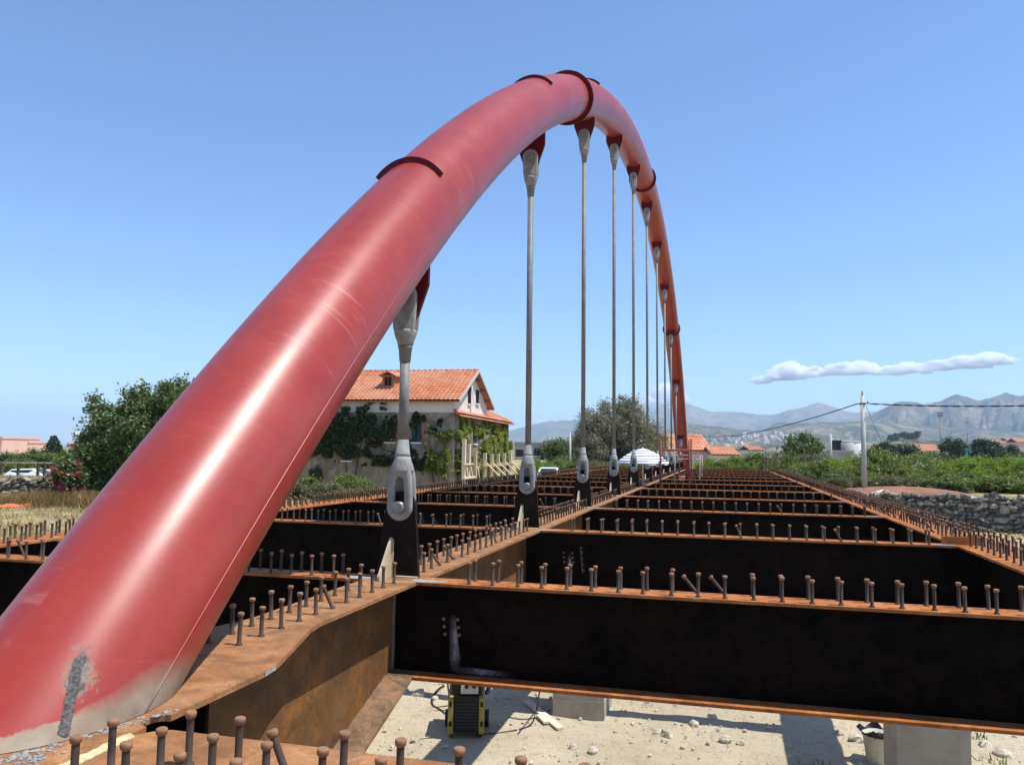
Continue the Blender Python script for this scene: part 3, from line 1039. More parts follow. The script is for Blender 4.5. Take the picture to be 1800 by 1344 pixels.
near_ring, far_ring = foot_ring(ts[0]), foot_ring(ts[-1])
V = near_ring + V + far_ring
nr_ = NS + 2
for j in range(nr_ - 1):
    for k in range(NP):
        F.append((j * NP + k, j * NP + (k + 1) % NP, (j + 1) * NP + (k + 1) % NP, (j + 1) * NP + k))
mb = MB().add(V, F, 0, True)
tube_ob = arch_child(mb, 'arch_tube', M['tube'])
uvl = tube_ob.data.uv_layers.new(name='along_around')
arc_s = [0.0] + [ARR * (t + 0.775) for t in ts] + [ARR * 1.55]
uv = np.zeros((len(tube_ob.data.loops), 2), np.float32)
for fi, f in enumerate(tube_ob.data.polygons):
    j, k = divmod(fi, NP)
    for li in f.loop_indices:
        vi = tube_ob.data.loops[li].vertex_index
        jj, kk = divmod(vi, NP)
        if k == NP - 1 and kk == 0:
            kk = NP
        uv[li] = (arc_s[jj], kk / NP * 2 * math.pi * TR)
uvl.data.foreach_set('uv', uv.ravel())

# long weld seam
mb = MB()
mb.path([tube_surf(t, math.radians(93.0 + 10 * min(1, max(0, (t + 0.77) / 0.3))), TR - 0.002) for t in np.linspace(-0.776, -0.43, 64)], 0.008, 5)
arch_child(mb, 'weld_seam', M['tube'])

# field weld scar at the foot: a rough double bead proud of the tube
mb = MB()
scar = [(-0.7745, 40.0), (-0.776, 42.5), (-0.7775, 46.0), (-0.779, 49.0), (-0.7805, 52.5), (-0.7815, 55)]
sp = bez([(t * 100, p_) for t, p_ in scar], 12)
for side in (-1, 0, 1):
    for i, (t, ph) in enumerate(sp):
        for rep in range(2):
            c_ = tube_surf(t / 100 + rep * 0.00013, math.radians(ph + side * 1.5 + rep * 0.25 + random.gauss(0, 0.12)), TR - 0.002)
            n_ = Vector(c_ - (arch_pt(t / 100))).normalized()
            rr = random.uniform(0.010, 0.016)
            blob = MB().lathe([(rr, -0.004), (rr * 0.95, rr * 0.25), (rr * 0.6, rr * 0.5), (rr * 0.15, rr * 0.62)], 8)
            blob.xform(Matrix.Translation(Vector(c_)) @ n_.to_track_quat('Z', 'Y').to_matrix().to_4x4() @ Matrix.Diagonal((1.0, 0.7, 1.0, 1)))
            mb.add(blob.v, blob.f, 0, True)
arch_child(mb, 'weld_scar', M['weld_dark'])

# bolted collars
for t in (-0.42, -0.035, 0.40):
    mb = MB()
    n = 48
    prof = [(TR - 0.02, -0.055), (TR + 0.105, -0.055), (TR + 0.105, -0.006), (TR + 0.098, 0.0), (TR + 0.105, 0.006), (TR + 0.105, 0.055), (TR - 0.02, 0.055)]
    mb.lathe(prof, n, 0, caps=False, smooth=False)
    rot = Matrix.Rotation(-t - math.pi / 2, 4, 'X')
    mt = Matrix.Translation(Vector(arch_pt(t))) @ rot
    mb.xform(mt)
    co = arch_child(mb, 'collar', M['maroon'])
    bl = MB()
    for k in range(20):
        a = 2 * math.pi * k / 20
        c = Vector(((TR + 0.062) * math.cos(a), (TR + 0.062) * math.sin(a), 0))
        bl.tube(c + Vector((0, 0, -0.09)), c + Vector((0, 0, 0.09)), 0.022, 0.022, 6)
    bl.xform(mt)
    bl.build('collar_bolts', M['maroon'], co)

# hanger lugs: plates that pass right through the tube, showing as a crest on top and a tapered lug below
PIN_LOW = 0.82
hang = []
for k in range(1, 12):
    y = YB[k] + 0.12
    s_ = (y - ARY) / ARR
    t = math.asin(s_)
    zc_ = ARZ + ARR * math.cos(t)
    ry = TR / math.cos(t)
    zb = zc_ - ry
    half = 0.29
    mb = MB()
    poly = [(-half, zb + 0.35), (half, zb + 0.35), (half, zb - 0.16), (0.16, zb - 0.54), (0.10, zb - 0.60), (-0.10, zb - 0.60), (-0.16, zb - 0.54), (-half, zb - 0.16)]
    mb.prism([(XA + a, b) for a, b in poly], y - 0.03, y + 0.03, 0, 'Y')
    arch_child(mb, 'hanger_lug', M['maroon'])
    if k <= 3:
        mb = MB()
        ang = np.linspace(-math.radians(46), math.radians(46), 25)
        # the crest follows the ellipse in which the vertical plate cuts the tube
        inner = [(XA + (TR - .03) * math.sin(a), zc_ + (ry - .03) * math.cos(a)) for a in ang]
        outer = [(XA + (TR + .055) * math.sin(a), zc_ + (ry + .055) * math.cos(a)) for a in ang]
        mb2 = MB()
        n = len(ang)
        vs = [(x, y - .03, z) for x, z in outer] + [(x, y - .03, z) for x, z in inner] + [(x, y + .03, z) for x, z in outer] + [(x, y + .03, z) for x, z in inner]
        fs = []
        for i in range(n - 1):
            fs += [(i, n + i, n + i + 1, i + 1), (2 * n + i, 2 * n + i + 1, 3 * n + i + 1, 3 * n + i), (i, i + 1, 2 * n + i + 1, 2 * n + i)]
        fs += [(0, 2 * n, 3 * n, n), (n - 1, 2 * n - 1, 4 * n - 1, 3 * n - 1)]
        mb2.add(vs, fs)
        arch_child(mb2, 'saddle_crest', M['maroon'])
    hang.append((k, y, zb - (0.30 if k == 1 else 0.42), zb))

# ------------------------------------------------------------------ hanger anchor plates on the middle girder
for k, y, zt, zb in hang:
    mb = MB()
    poly = [(-0.30, 0.001), (0.24, 0.001), (0.20, 0.62)]
    poly += [(0.185 * math.cos(a), PIN_LOW + 0.185 * math.sin(a)) for a in np.linspace(-0.1, math.pi + 0.1, 14)]
    poly += [(-0.22, 0.62)]
    mb.prism([(XC + a, b) for a, b in poly], y - 0.032, y + 0.032, 0, 'Y')
    ap = mb.build('anchor_plate', M['plate'], frame)
    mb = MB()
    mb.prism([(y - 0.036, 0.002), (y - 0.036, 0.46), (y - 0.07, 0.46), (y - 0.40, 0.05), (y - 0.40, 0.002)], XC - 0.115, XC - 0.085, 0, 'X')
    mb.build('stiffener', M['cream'], ap)
    mb = MB()
    mb.prism([(y + 0.036, 0.002), (y + 0.036, 0.46), (y + 0.07, 0.46), (y + 0.40, 0.05), (y + 0.40, 0.002)], XC - 0.115, XC - 0.085, 0, 'X')
    mb.build('stiffener', M['cream'], ap)
    mb = MB()
    mb.path([(XC - 0.082, y - 0.045, 0.01), (XC - 0.082, y - 0.045, 0.24), (XC - 0.082, y - 0.045, 0.44)], 0.014, 6)
    mb.path([(XC - 0.30, y - 0.04, 0.008), (XC, y - 0.04, 0.008), (XC + 0.24, y - 0.04, 0.008)], 0.013, 6)
    mb.build('fillet_weld', M['cream'], ap)


# ------------------------------------------------------------------ hangers
def prong(sgn, L=0.72, window=True):
    """one cheek of a fork, pin at the origin, shank upwards; closed ring so the window is a real opening"""
    n = 40
    def outer(a):
        # rounded eye below, tapering cheeks above
        x, z = math.sin(a), -math.cos(a)
        if z < 0.15:
            return 0.158 * x, 0.158 * z
        zz = 0.0237 + (z - 0.15) / 0.85 * (L - 0.0237)
        w = np.interp(zz, [0.0, 0.12, 0.26, 0.38, 0.48, L], [0.158, 0.154, 0.148, 0.138, 0.110, 0.06])
        return w * np.sign(x) * min(1.0, abs(x) / 0.30), zz
    def inner(a):
        x, z = math.sin(a), -math.cos(a)
        if not window:
            return 0.05 * x, 0.05 * z
        zz = 0.16 + 0.20 * z
        w = 0.062 if z < 0.2 else np.interp(z, [0.2, 0.8, 1.0], [0.060, 0.050, 0.036])
        return w * np.sign(x) * min(1, abs(x) / 0.45), zz
    A = [2 * math.pi * i / n for i in range(n)]
    O = [outer(a) for a in A]
    I = [inner(a) for a in A]
    th = 0.055
    y_in, y_mid, y_out = 0.036, 0.036 + th * 0.65, 0.036 + th
    rings = []
    rings.append([(x, sgn * y_in, z) for x, z in I])
    rings.append([(x, sgn * y_in, z) for x, z in O])
    rings.append([(x, sgn * y_mid, z) for x, z in O])
    rings.append([(x * 0.90, sgn * y_out, z * 0.97 + 0.004) for x, z in O])
    rings.append([(x * 1.06, sgn * y_out, z) for x, z in I])
    vs = [p_ for rg in rings for p_ in rg]
    fs = []
    R5 = len(rings)
    for j in range(R5):
        for i in range(n):
            a, b_ = j * n + i, j * n + (i + 1) % n
            c, d = ((j + 1) % R5) * n + (i + 1) % n, ((j + 1) % R5) * n + i
            fs.append((a, b_, c, d) if sgn < 0 else (d, c, b_, a))
    return vs, fs


def fork(up, window):
    m = MB()
    for s_ in (-1, 1):
        vs, fs = prong(s_, 0.58, window and s_ < 0)
        m.add(vs, fs, 0, True)
    m.lathe([(0.02, 0.405), (0.128, 0.41), (0.140, 0.425), (0.140, 0.44), (0.128, 0.49), (0.104, 0.55), (0.092, 0.60)], 20, 0)
    if not up:
        pass
    else:
        m.v = [(x, y, -z) for x, y, z in m.v]
        m.f = [f[::-1] for f in m.f]
    return m


ORD = ['', 'nearest', 'second', 'third', 'fourth', 'fifth', 'sixth', 'seventh', 'eighth', 'ninth', 'tenth', 'eleventh']
fork_low = fork(False, True).mesh('lower_fork', M['galv'])
fork_up = fork(True, False).mesh('upper_fork', M['galv'])
pinm = MB()
pinm.tube((0, -0.125, 0), (0, 0.125, 0), 0.070, 0.070, 24)
pinm.tube((0, -0.140, 0), (0, -0.125, 0), 0.060, 0.072, 24)
pinm.tube((0, -0.144, 0), (0, -0.14, 0), 0.008, 0.010, 8)
pin_me = pinm.mesh('pin', M['pin'])
sl = MB()
sl.lathe([(0.090, 0.0), (0.090, 0.03), (0.086, 0.038), (0.084, 0.04), (0.068, 0.195), (0.058, 0.20)], 20)
sl_me = sl.mesh('sleeve', M['galv'])
sl_up = MB()
sl_up.lathe([(0.058, -0.20), (0.068, -0.195), (0.080, -0.04), (0.086, -0.038), (0.088, 0.0)], 20)
slu_me = sl_up.mesh('sleeve', M['galv_dark'])
for k, y, zt, zb in hang:
    lab = ('hanger rod nearest the camera, light grey forks at both ends' if k == 1 else
           '%s vertical hanger rod from the camera, grey, pinned between arch and girder' % ORD[k])
    h = thing('hanger', lab, 'hanger rod', (XC, y, 0), 0, 'vertical hangers of the arch')
    o = link('lower_fork', fork_low, h, (0, 0, PIN_LOW)); link('pin', pin_me, o)
    o = link('upper_fork', fork_up, h, (0, 0, zt)); link('pin', pin_me, o)
    link('sleeve', sl_me, h, (0, 0, PIN_LOW + 0.602))
    link('sleeve', slu_me, h, (0, 0, zt - 0.602))
    MB().tube((0, 0, PIN_LOW + 0.79), (0, 0, zt - 0.79), 0.060, 0.060, 16).build('rod', M['galv_dark'], h)

# ------------------------------------------------------------------ concrete piers
def pier(x0, x1, y0, y1, z1, label):
    m = MB()
    z0 = BED - 0.3
    n = 7
    rows = np.linspace(z0, z1, 10)
    vs, fs = [], []
    ring = []
    for i in range(n):
        ring.append((x0 + (x1 - x0) * i / n, y0))
    for i in range(n):
        ring.append((x1, y0 + (y1 - y0) * i / n))
    for i in range(n):
        ring.append((x1 - (x1 - x0) * i / n, y1))
    for i in range(n):
        ring.append((x0, y1 - (y1 - y0) * i / n))
    L = len(ring)
    for z in rows:
        for (x, y) in ring:
            e = 0.018 * mnoise.noise((x * 3.1, y * 3.1, z * 2.3))
            corner = (abs(x - x0) < 1e-6 or abs(x - x1) < 1e-6) and (abs(y - y0) < 1e-6 or abs(y - y1) < 1e-6)
            c = 0.02 * abs(mnoise.noise((x, y, z * 5))) if corner else 0
            vs.append((x + e - math.copysign(c, x - (x0 + x1) / 2), y + e - math.copysign(c, y - (y0 + y1) / 2), z))
    for j in range(len(rows) - 1):
        for i in range(L):
            fs.append((j * L + i, j * L + (i + 1) % L, (j + 1) * L + (i + 1) % L, (j + 1) * L + i))
    fs.append(tuple((len(rows) - 1) * L + i for i in range(L)))
    m.add(vs, fs)
    p = thing('concrete_pier', label, 'pier', ((x0 + x1) / 2, (y0 + y1) / 2, z0), 0, 'temporary concrete supports under the deck')
    o = m.build('pier_shaft', M['concrete'], p)
    o.location = (-(x0 + x1) / 2, -(y0 + y1) / 2, -z0)
    jm = MB()
    zz = BED + 0.42
    jm.box(x0 - 0.012, x1 + 0.012, y0 - 0.012, y0 - 0.0, zz, zz + 0.03)
    jm.box(x1 + 0.0, x1 + 0.012, y0 - 0.012, y1, zz, zz + 0.03)
    o = jm.build('pour_joint', M['concrete'], p)
    o.location = (-(x0 + x1) / 2, -(y0 + y1) / 2, -z0)


pier(-4.36, -3.02, 20.9, 22.4, -DEP - 0.008, 'square concrete support block under the girder beside the welding machine')
pier(3.02, 4.27, 16.6, 17.9, -DEP - 0.008, 'weathered concrete pier under the right edge girder next to the bucket')
pier(-4.45, -3.0, 2.6, 5.2, -2.52, 'concrete pier under the deep haunch of the middle girder')


# ------------------------------------------------------------------ foliage helpers
def leaf_quads(P, size, up=0.35, aspect=1.7, seed=0, bent=0.0):
    """one small quad per point, random attitude"""
    r = np.random.default_rng(seed)
    n = len(P)
    nrm = r.normal(size=(n, 3)); nrm[:, 2] += up * 2
    nrm /= np.linalg.norm(nrm, axis=1, keepdims=True)
    a = r.normal(size=(n, 3))
    a -= (a * nrm).sum(1, keepdims=True) * nrm
    a /= np.linalg.norm(a, axis=1, keepdims=True)
    b = np.cross(nrm, a)
    s_ = size * r.uniform(0.65, 1.35, size=(n, 1))
    l = a * s_ * aspect * 0.5
    w = b * s_ * 0.5
    V = np.stack([P - l, P + w * 0.9 - l * 0.1, P + l, P - w * 0.9 - l * 0.1], 1).reshape(-1, 3)
    Q = np.arange(n * 4).reshape(n, 4)
    return V, Q


def crown_points(n, rx, ry, rz, clumps, spread, seed, shell=0.55, flat=0.0, drop=0.0):
    """leaf positions in many clumps spread through an ellipsoid, denser near its surface"""
    r = np.random.default_rng(seed)
    d = r.normal(size=(clumps, 3)); d /= np.linalg.norm(d, axis=1, keepdims=True)
    rad = shell + (1 - shell) * r.random((clumps, 1)) ** 0.7
    bump_ = 1 + 0.16 * np.array([mnoise.noise((v[0] * 1.9 + seed, v[1] * 1.9, v[2] * 1.9)) for v in d])[:, None] * 2
    C = d * rad * bump_
    if flat:
        C[:, 2] = np.where(C[:, 2] < 0, C[:, 2] * flat, C[:, 2])
    C *= np.array([rx, ry, rz])
    k = r.integers(0, clumps, n)
    cs = r.uniform(0.6, 1.4, size=(clumps, 1)) * spread
    off = r.normal(size=(n, 3)) * cs[k] * 0.5
    off[:, 2] *= 0.75
    P = C[k] + off
    return P


def limb_path(a, b, wob, r):
    a, b = np.array(a, float), np.array(b, float)
    pts = []
    for i in range(6):
        t = i / 5
        pts.append(a + (b - a) * t + r.normal(size=3) * wob * math.sin(math.pi * t))
    return pts


def tree(name, label, cat, base, height, rx, ry, rz, mat, n, leaf, clumps, spread, seed, trunk_r=0.16, trunk_h=0.35, group=None, shell=0.5, extra=None):
    r = np.random.default_rng(seed)
    t = thing(name, label, cat, tuple(base), 0, group)
    cz = height - rz
    tm = MB()
    top = np.array([r.normal() * 0.1 * rx, r.normal() * 0.1 * ry, cz])
    tm.path(limb_path((0, 0, -0.3), top, 0.06 * height, r), list(np.linspace(trunk_r, trunk_r * 0.45, 6)), 8)
    for i in range(7):
        a = 2 * math.pi * i / 7 + r.random()
        st = np.array([0, 0, 0]) + top * r.uniform(trunk_h, 0.85)
        en = np.array([math.cos(a) * rx * 0.75, math.sin(a) * ry * 0.75, cz + r.uniform(-0.5, 0.7) * rz])
        tm.path(limb_path(st, en, 0.05 * height, r), list(np.linspace(trunk_r * 0.5, trunk_r * 0.1, 6)), 6)
    tm.build('trunk', M['bark'], t)
    P = crown_points(n, rx, ry, rz, clumps, spread, seed, shell)
    P[:, 2] += cz
    if extra is not None:
        P = np.concatenate([P, extra])
    V, Q = leaf_quads(P, leaf, 0.35, 1.7, seed)
    link('crown', np_mesh('crown', V, Q, mat), t)
    return t


# bush meshes, unit-ish sizes, shared between copies
bush_me = {}
for nm, mt, n, lf, fl in (('bright', 'leaf_bright', 15000, 0.052, 0.35), ('mid', 'leaf_mid', 11000, 0.068, 0.5), ('grey', 'leaf_grey', 9000, 0.062, 0.5), ('tree', 'leaf_tree', 11000, 0.072, 0.6), ('dark', 'leaf_dark', 5000, 0.10, 0.7)):
    for v_ in range(3):
        P = crown_points(n, 1.35, 1.25, 0.62, 30 if nm != 'bright' else 44, 0.34 if nm != 'bright' else 0.30, 100 + v_ * 7 + len(nm), 0.62, fl)
        P[:, 2] += 0.55
        if nm in ('mid', 'grey', 'tree'):            # loose upright shoots break the outline
            r = np.random.default_rng(v_ + 5)
            for _ in range(34):
                c = r.normal(size=2) * 0.6
                h0 = r.uniform(0.5, 0.95)
                k = 26
                tt = r.random(k)
                sh = np.stack([c[0] + tt * r.normal() * 0.25 + r.normal(size=k) * 0.05, c[1] + tt * r.normal() * 0.25 + r.normal(size=k) * 0.05, 0.4 + tt * h0], 1)
                P = np.concatenate([P, sh])
        V, Q = leaf_quads(P, lf, 0.65, 1.6, v_)
        Pc = crown_points(700, 0.95, 0.9, 0.42, 40, 0.3, 300 + v_, 0.2, fl)      # dense oversized inner leaves, added to block light
        Pc[:, 2] += 0.42
        Vc, Qc = leaf_quads(Pc, 0.20, 0.5, 1.3, v_ + 50)
        Q = np.concatenate([Q, Qc + len(V)]); V = np.concatenate([V, Vc])
        bush_me[(nm, v_)] = np_mesh('bush_' + nm, V, Q, M[mt])

KIND_WORDS = {'bright': 'bright green rounded bush', 'mid': 'loose mid green bush', 'grey': 'greyish dry scrub bush', 'tree': 'leafy dark green bush', 'dark': 'dark evergreen bush'}


def bush(kind, px, top, Y, width, label, group, zb=None, var=None, tall=None):
    """bush whose middle stands in direction px at distance Y and whose top reaches image height top"""
    P = at(px, top, Y)
    gz = float(ground_z(P[0], P[1])) if zb is None else zb
    v_ = random.randrange(3) if var is None else var
    o = link('bush', bush_me[(kind, v_)])
    hgt = max(0.6, P[2] - gz)
    o.location = (P[0], P[1], gz - 0.05)
    o.scale = (width / 2.9, width / 2.9 * random.uniform(0.85, 1.1), hgt / 1.28)
    o.rotation_euler = (0, 0, random.uniform(0, 6.28))
    tag(o, label, 'bush', group)
    return o


# ------------------------------------------------------------------ old house with the tiled roof
HL = np.array([0.967, 0.256, 0.0])                  # lateral
HD = np.array([-0.256, 0.967, 0.0])                 # into the picture
KC = HL * -3.75 + HD * 52.0                         # near right corner on plan
eu = HL * 0.198 + HD * 0.980                        # back along the gable wall
ev = HL * -0.980 + HD * 0.198                       # along the facade, to the left
HZ0 = -1.35
house = thing('old_house', 'old two storey farmhouse with red tiled roof and vine covered walls', 'house', (KC[0], KC[1], HZ0))
HM = Matrix(((ev[0], eu[0], 0, 0), (ev[1], eu[1], 0, 0), (0, 0, 1, -HZ0), (0, 0, 0, 1)))   # local (v, u, z) to the house Empty
# (v, u, z) is left handed seen from above, so flip faces when transforming


def hb(mb, name, mats, parent=None):
    mb.xform(HM)
    mb.f = [f[::-1] for f in mb.f]
    return mb.build(name, mats, parent or house)


LF, DU, ZE, ZR = 15.0, 9.4, 4.92, 7.15
LU = 17.6
# lower masonry
m = MB()
m.box(0, LF, 0, DU, HZ0 - 0.3, 3.95)
m.box(0.0, 8.0, DU + 0.002, LU, HZ0 - 0.3, 3.95)
hb(m, 'stone_wall', M['oldwall'])
# upper plastered band and gable
m = MB()
m.box(0.02, LF, 0.02, DU - 0.02, 3.952, ZE)
m.prism([(0.02, ZE + 0.001), (DU - 0.02, ZE + 0.001), (DU / 2, ZR - 0.16)], 0.02, 0.25, 0, 'X')
hb(m, 'plaster_wall', M['plaster'])


def tile_roof(v0, v1, ufun, zfun, rows, per=0.30, amp_=0.045):
    """barrel tiles: sine across, stepped courses up the slope; ufun/zfun of s in 0..1 from eave to ridge"""
    nv = int((v1 - v0) / per * 6)
    vv = np.linspace(v0, v1, nv)
    wave = amp_ * np.abs(np.sin(math.pi * (vv - v0) / per)) ** 0.8
    ss, lift = [], []
    for k in range(rows):
        ss += [k / rows, (k + 0.999) / rows]
        lift += [0.045, 0.0]
    ss = np.array(ss); lift = np.array(lift)
    jit = np.random.default_rng(3).normal(size=(len(ss), nv)) * 0.004
    V = np.zeros((len(ss), nv, 3))
    V[:, :, 0] = vv[None, :]
    V[:, :, 1] = ufun(ss)[:, None]
    V[:, :, 2] = zfun(ss)[:, None] + lift[:, None] + wave[None, :] + jit
    id_ = np.arange(len(ss) * nv).reshape(len(ss), nv)
    qq = np.stack([id_[:-1, :-1], id_[:-1, 1:], id_[1:, 1:], id_[1:, :-1]], -1).reshape(-1, 4)
    return V.reshape(-1, 3), qq


def add_np(mb, V, Q):
    mb.add(V.tolist(), [tuple(int(i) for i in f) for f in Q])


m = MB()
pitch = (ZR - ZE) / (DU / 2)
oh = 0.45
V, Q = tile_roof(-0.45, LF + 0.3, lambda s_: -oh + s_ * (DU / 2 + oh), lambda s_: ZE + 0.02 - oh * pitch + s_ * (DU / 2 + oh) * pitch, 14)
add_np(m, V, Q)
V, Q = tile_roof(-0.45, LF + 0.3, lambda s_: DU + oh - s_ * (DU / 2 + oh), lambda s_: ZE + 0.02 - oh * pitch + s_ * (DU / 2 + oh) * pitch, 14)
add_np(m, V, Q[:, ::-1])
# ridge caps
for i in range(38):
    v = -0.45 + i * 0.41
    m.tube((v, DU / 2, ZR + 0.02), (v + 0.43, DU / 2, ZR + 0.035), 0.12, 0.10, 8)
roof = hb(m, 'roof', M['tiles'])
# timber deck under the tiles, gable verge boards and purlin ends
m = MB()
for sgn in (0, 1):
    a = (-oh, ZE - 0.03 - oh * pitch) if sgn == 0 else (DU + oh, ZE - 0.03 - oh * pitch)
    b_ = (DU / 2, ZR - 0.05)
    m.prism([a, b_, (b_[0], b_[1] - 0.07), (a[0], a[1] - 0.07)], -0.43, LF + 0.28, 0, 'X')
hb(m, 'roof_deck', M['brickred'])
for sgn in (0, 1):
    m = MB()
    a = (-oh, ZE - 0.12 - oh * pitch) if sgn == 0 else (DU + oh, ZE - 0.12 - oh * pitch)
    b_ = (DU / 2, ZR - 0.13)
    m.prism([a, b_, (b_[0], b_[1] + 0.19), (a[0], a[1] + 0.19)], -0.50, -0.452, 0, 'X')
    hb(m, 'verge_board', M['grey'])
for i, u in enumerate((5.6, 7.0, 8.4)):
    m = MB()
    zz = ZR - abs(u - DU / 2) * pitch - 0.30
    m.box(-0.42, 0.02, u - 0.07, u + 0.07, zz, zz + 0.14)
    hb(m, 'purlin_end', M['brickred'])
for i in range(24):
    m = MB()
    v = 0.4 + i * 0.62
    m.box(v - 0.04, v + 0.04, -0.36, 0.019, ZE - 0.26, ZE - 0.13)
    hb(m, 'rafter_end', M['dark'])


# dormer
def dormer():
    v, u0 = 5.15, 1.5
    zb = ZE + u0 * pitch
    d = MB()
    d.box(v - 0.42, v + 0.42, u0, u0 + 1.6, zb - 0.1, zb + 0.95)
    w = hb(d, 'dormer', M['brickred'])
    d = MB()
    d.box(v - 0.24, v - 0.02, u0 - 0.02, u0 - 0.004, zb + 0.22, zb + 0.80)
    d.box(v + 0.02, v + 0.24, u0 - 0.02, u0 - 0.004, zb + 0.22, zb + 0.80)
    hb(d, 'dormer_louvre', M['dark'], w).matrix_parent_inverse = Matrix.Identity(4)
    d = MB()
    for s_ in (-1, 1):
        vs = [(v, u0 - 0.25, zb + 1.22), (v + s_ * 0.62, u0 - 0.25, zb + 0.92), (v + s_ * 0.62, u0 + 1.5, zb + 0.92), (v, u0 + 2.2, zb + 1.22),
              (v, u0 - 0.25, zb + 1.14), (v + s_ * 0.62, u0 - 0.25, zb + 0.84), (v + s_ * 0.62, u0 + 1.5, zb + 0.84), (v, u0 + 2.2, zb + 1.14)]
        fs = [(0, 1, 2, 3), (7, 6, 5, 4), (0, 4, 5, 1), (1, 5, 6, 2)]
        d.add(vs, fs if s_ < 0 else [f[::-1] for f in fs])
    hb(d, 'dormer_roof', M['tiles'], w)


dormer()
# pent roof over the side wing
m = MB()
V, Q = tile_roof(-0.3, LU + 0.2, lambda s_: s_ * 0.52 - 0.5, lambda s_: 3.86 + s_ * 0.30, 2)
V = V[:, [1, 0, 2]]
add_np(m, V, Q[:, ::-1])
V, Q = tile_roof(DU + 0.05, LU + 0.2, lambda s_: s_ * 3.5 - 0.02, lambda s_: 4.14 + s_ * 1.5, 10)
V = V[:, [1, 0, 2]]
add_np(m, V, Q[:, ::-1])
m.prism([(-0.48, 3.80), (0.0, 4.08), (0.0, 4.0), (-0.48, 3.72)], -0.28, LU + 0.18, 0, 'Y')
hb(m, 'pent_roof', M['tiles'])


def window(v, z, w, h_, wall='front', shut=True, broken=False):
    fr = MB()
    if wall == 'front':
        bx = lambda mb, a0, a1, d0, d1, z0, z1: mb.box(a0, a1, d0, d1, z0, z1)
    else:
        bx = lambda mb, a0, a1, d0, d1, z0, z1: mb.box(d0, d1, a0, a1, z0, z1)
    bx(fr, v - w / 2, v + w / 2, -0.012, 0.0 - 0.002, z, z + h_)
    o = hb(fr, 'window', M['dark'])
    if shut:
        for s_ in (-1, 1):
            l = MB()
            for k in range(9):
                zz = z + 0.05 + (h_ - 0.1) * k / 9
                a0, a1 = (v - w / 2 + 0.03, v - 0.05) if s_ < 0 else (v + 0.05, v + w / 2 - 0.03)
                bx(l, a0, a1, -0.045, -0.014, zz, zz + (h_ - 0.1) / 9 * 0.72)
            hb(l, 'shutter', M['shutter'], o)
    sl_ = MB()
    bx(sl_, v - w / 2 - 0.08, v + w / 2 + 0.08, -0.10, -0.002, z - 0.09, z - 0.005)
    hb(sl_, 'sill', M['white'], o)
    return o


def brick_jamb(v, z, w, h_):
    for s_ in (-1, 1):
        m = MB()
        for k in range(int(h_ / 0.14)):
            ww = 0.30 if k % 2 else 0.20
            a = v + s_ * (w / 2 + 0.01)
            m.box(min(a, a + s_ * ww), max(a, a + s_ * ww), -0.010 - 0.004 * (k % 3), -0.001, z + k * 0.14, z + k * 0.14 + 0.125)
        hb(m, 'brick_jamb', M['brickred'])


for (v, z) in ((4.35, 2.0), (2.55, 2.0), (7.35, 0.75), (10.4, 2.0), (12.6, 2.0)):
    window(v, z, 0.62, 1.25)
    brick_jamb(v, z, 0.62, 1.25)
window(5.6, 2.0, 0.95, 1.45, 'side')
for u in (3.9, 6.2):
    o = window(u, 4.75 if u < 5 else 4.9, 0.85, 1.25 if u < 5 else 1.0, 'side', False)
m = MB()
mm = Matrix.Translation((-0.25, 4.0, 5.3)) @ Matrix.Rotation(0.6, 4, 'X')
m.box(-0.02, 0.02, -0.12, 0.12, -0.75, 0.75, 0, mm)
hb(m, 'loose_shutter', M['white'])
for i, (v, z) in enumerate(((0.9, 3.05), (2.0, 3.05), (3.5, 3.05), (2.0, 2.15), (3.5, 2.1), (2.45, 1.2), (6.0, 1.3), (5.4, 0.6), (4.2, 0.55), (4.2, -0.25), (6.6, 0.65), (8.2, 0.68), (9.4, 1.2), (1.2, 1.25))):
    m = MB()
    m.box(v - 0.075, v + 0.075, -0.008, -0.001, z - 0.07, z + 0.07)
    hb(m, 'putlog_hole', M['dark'])


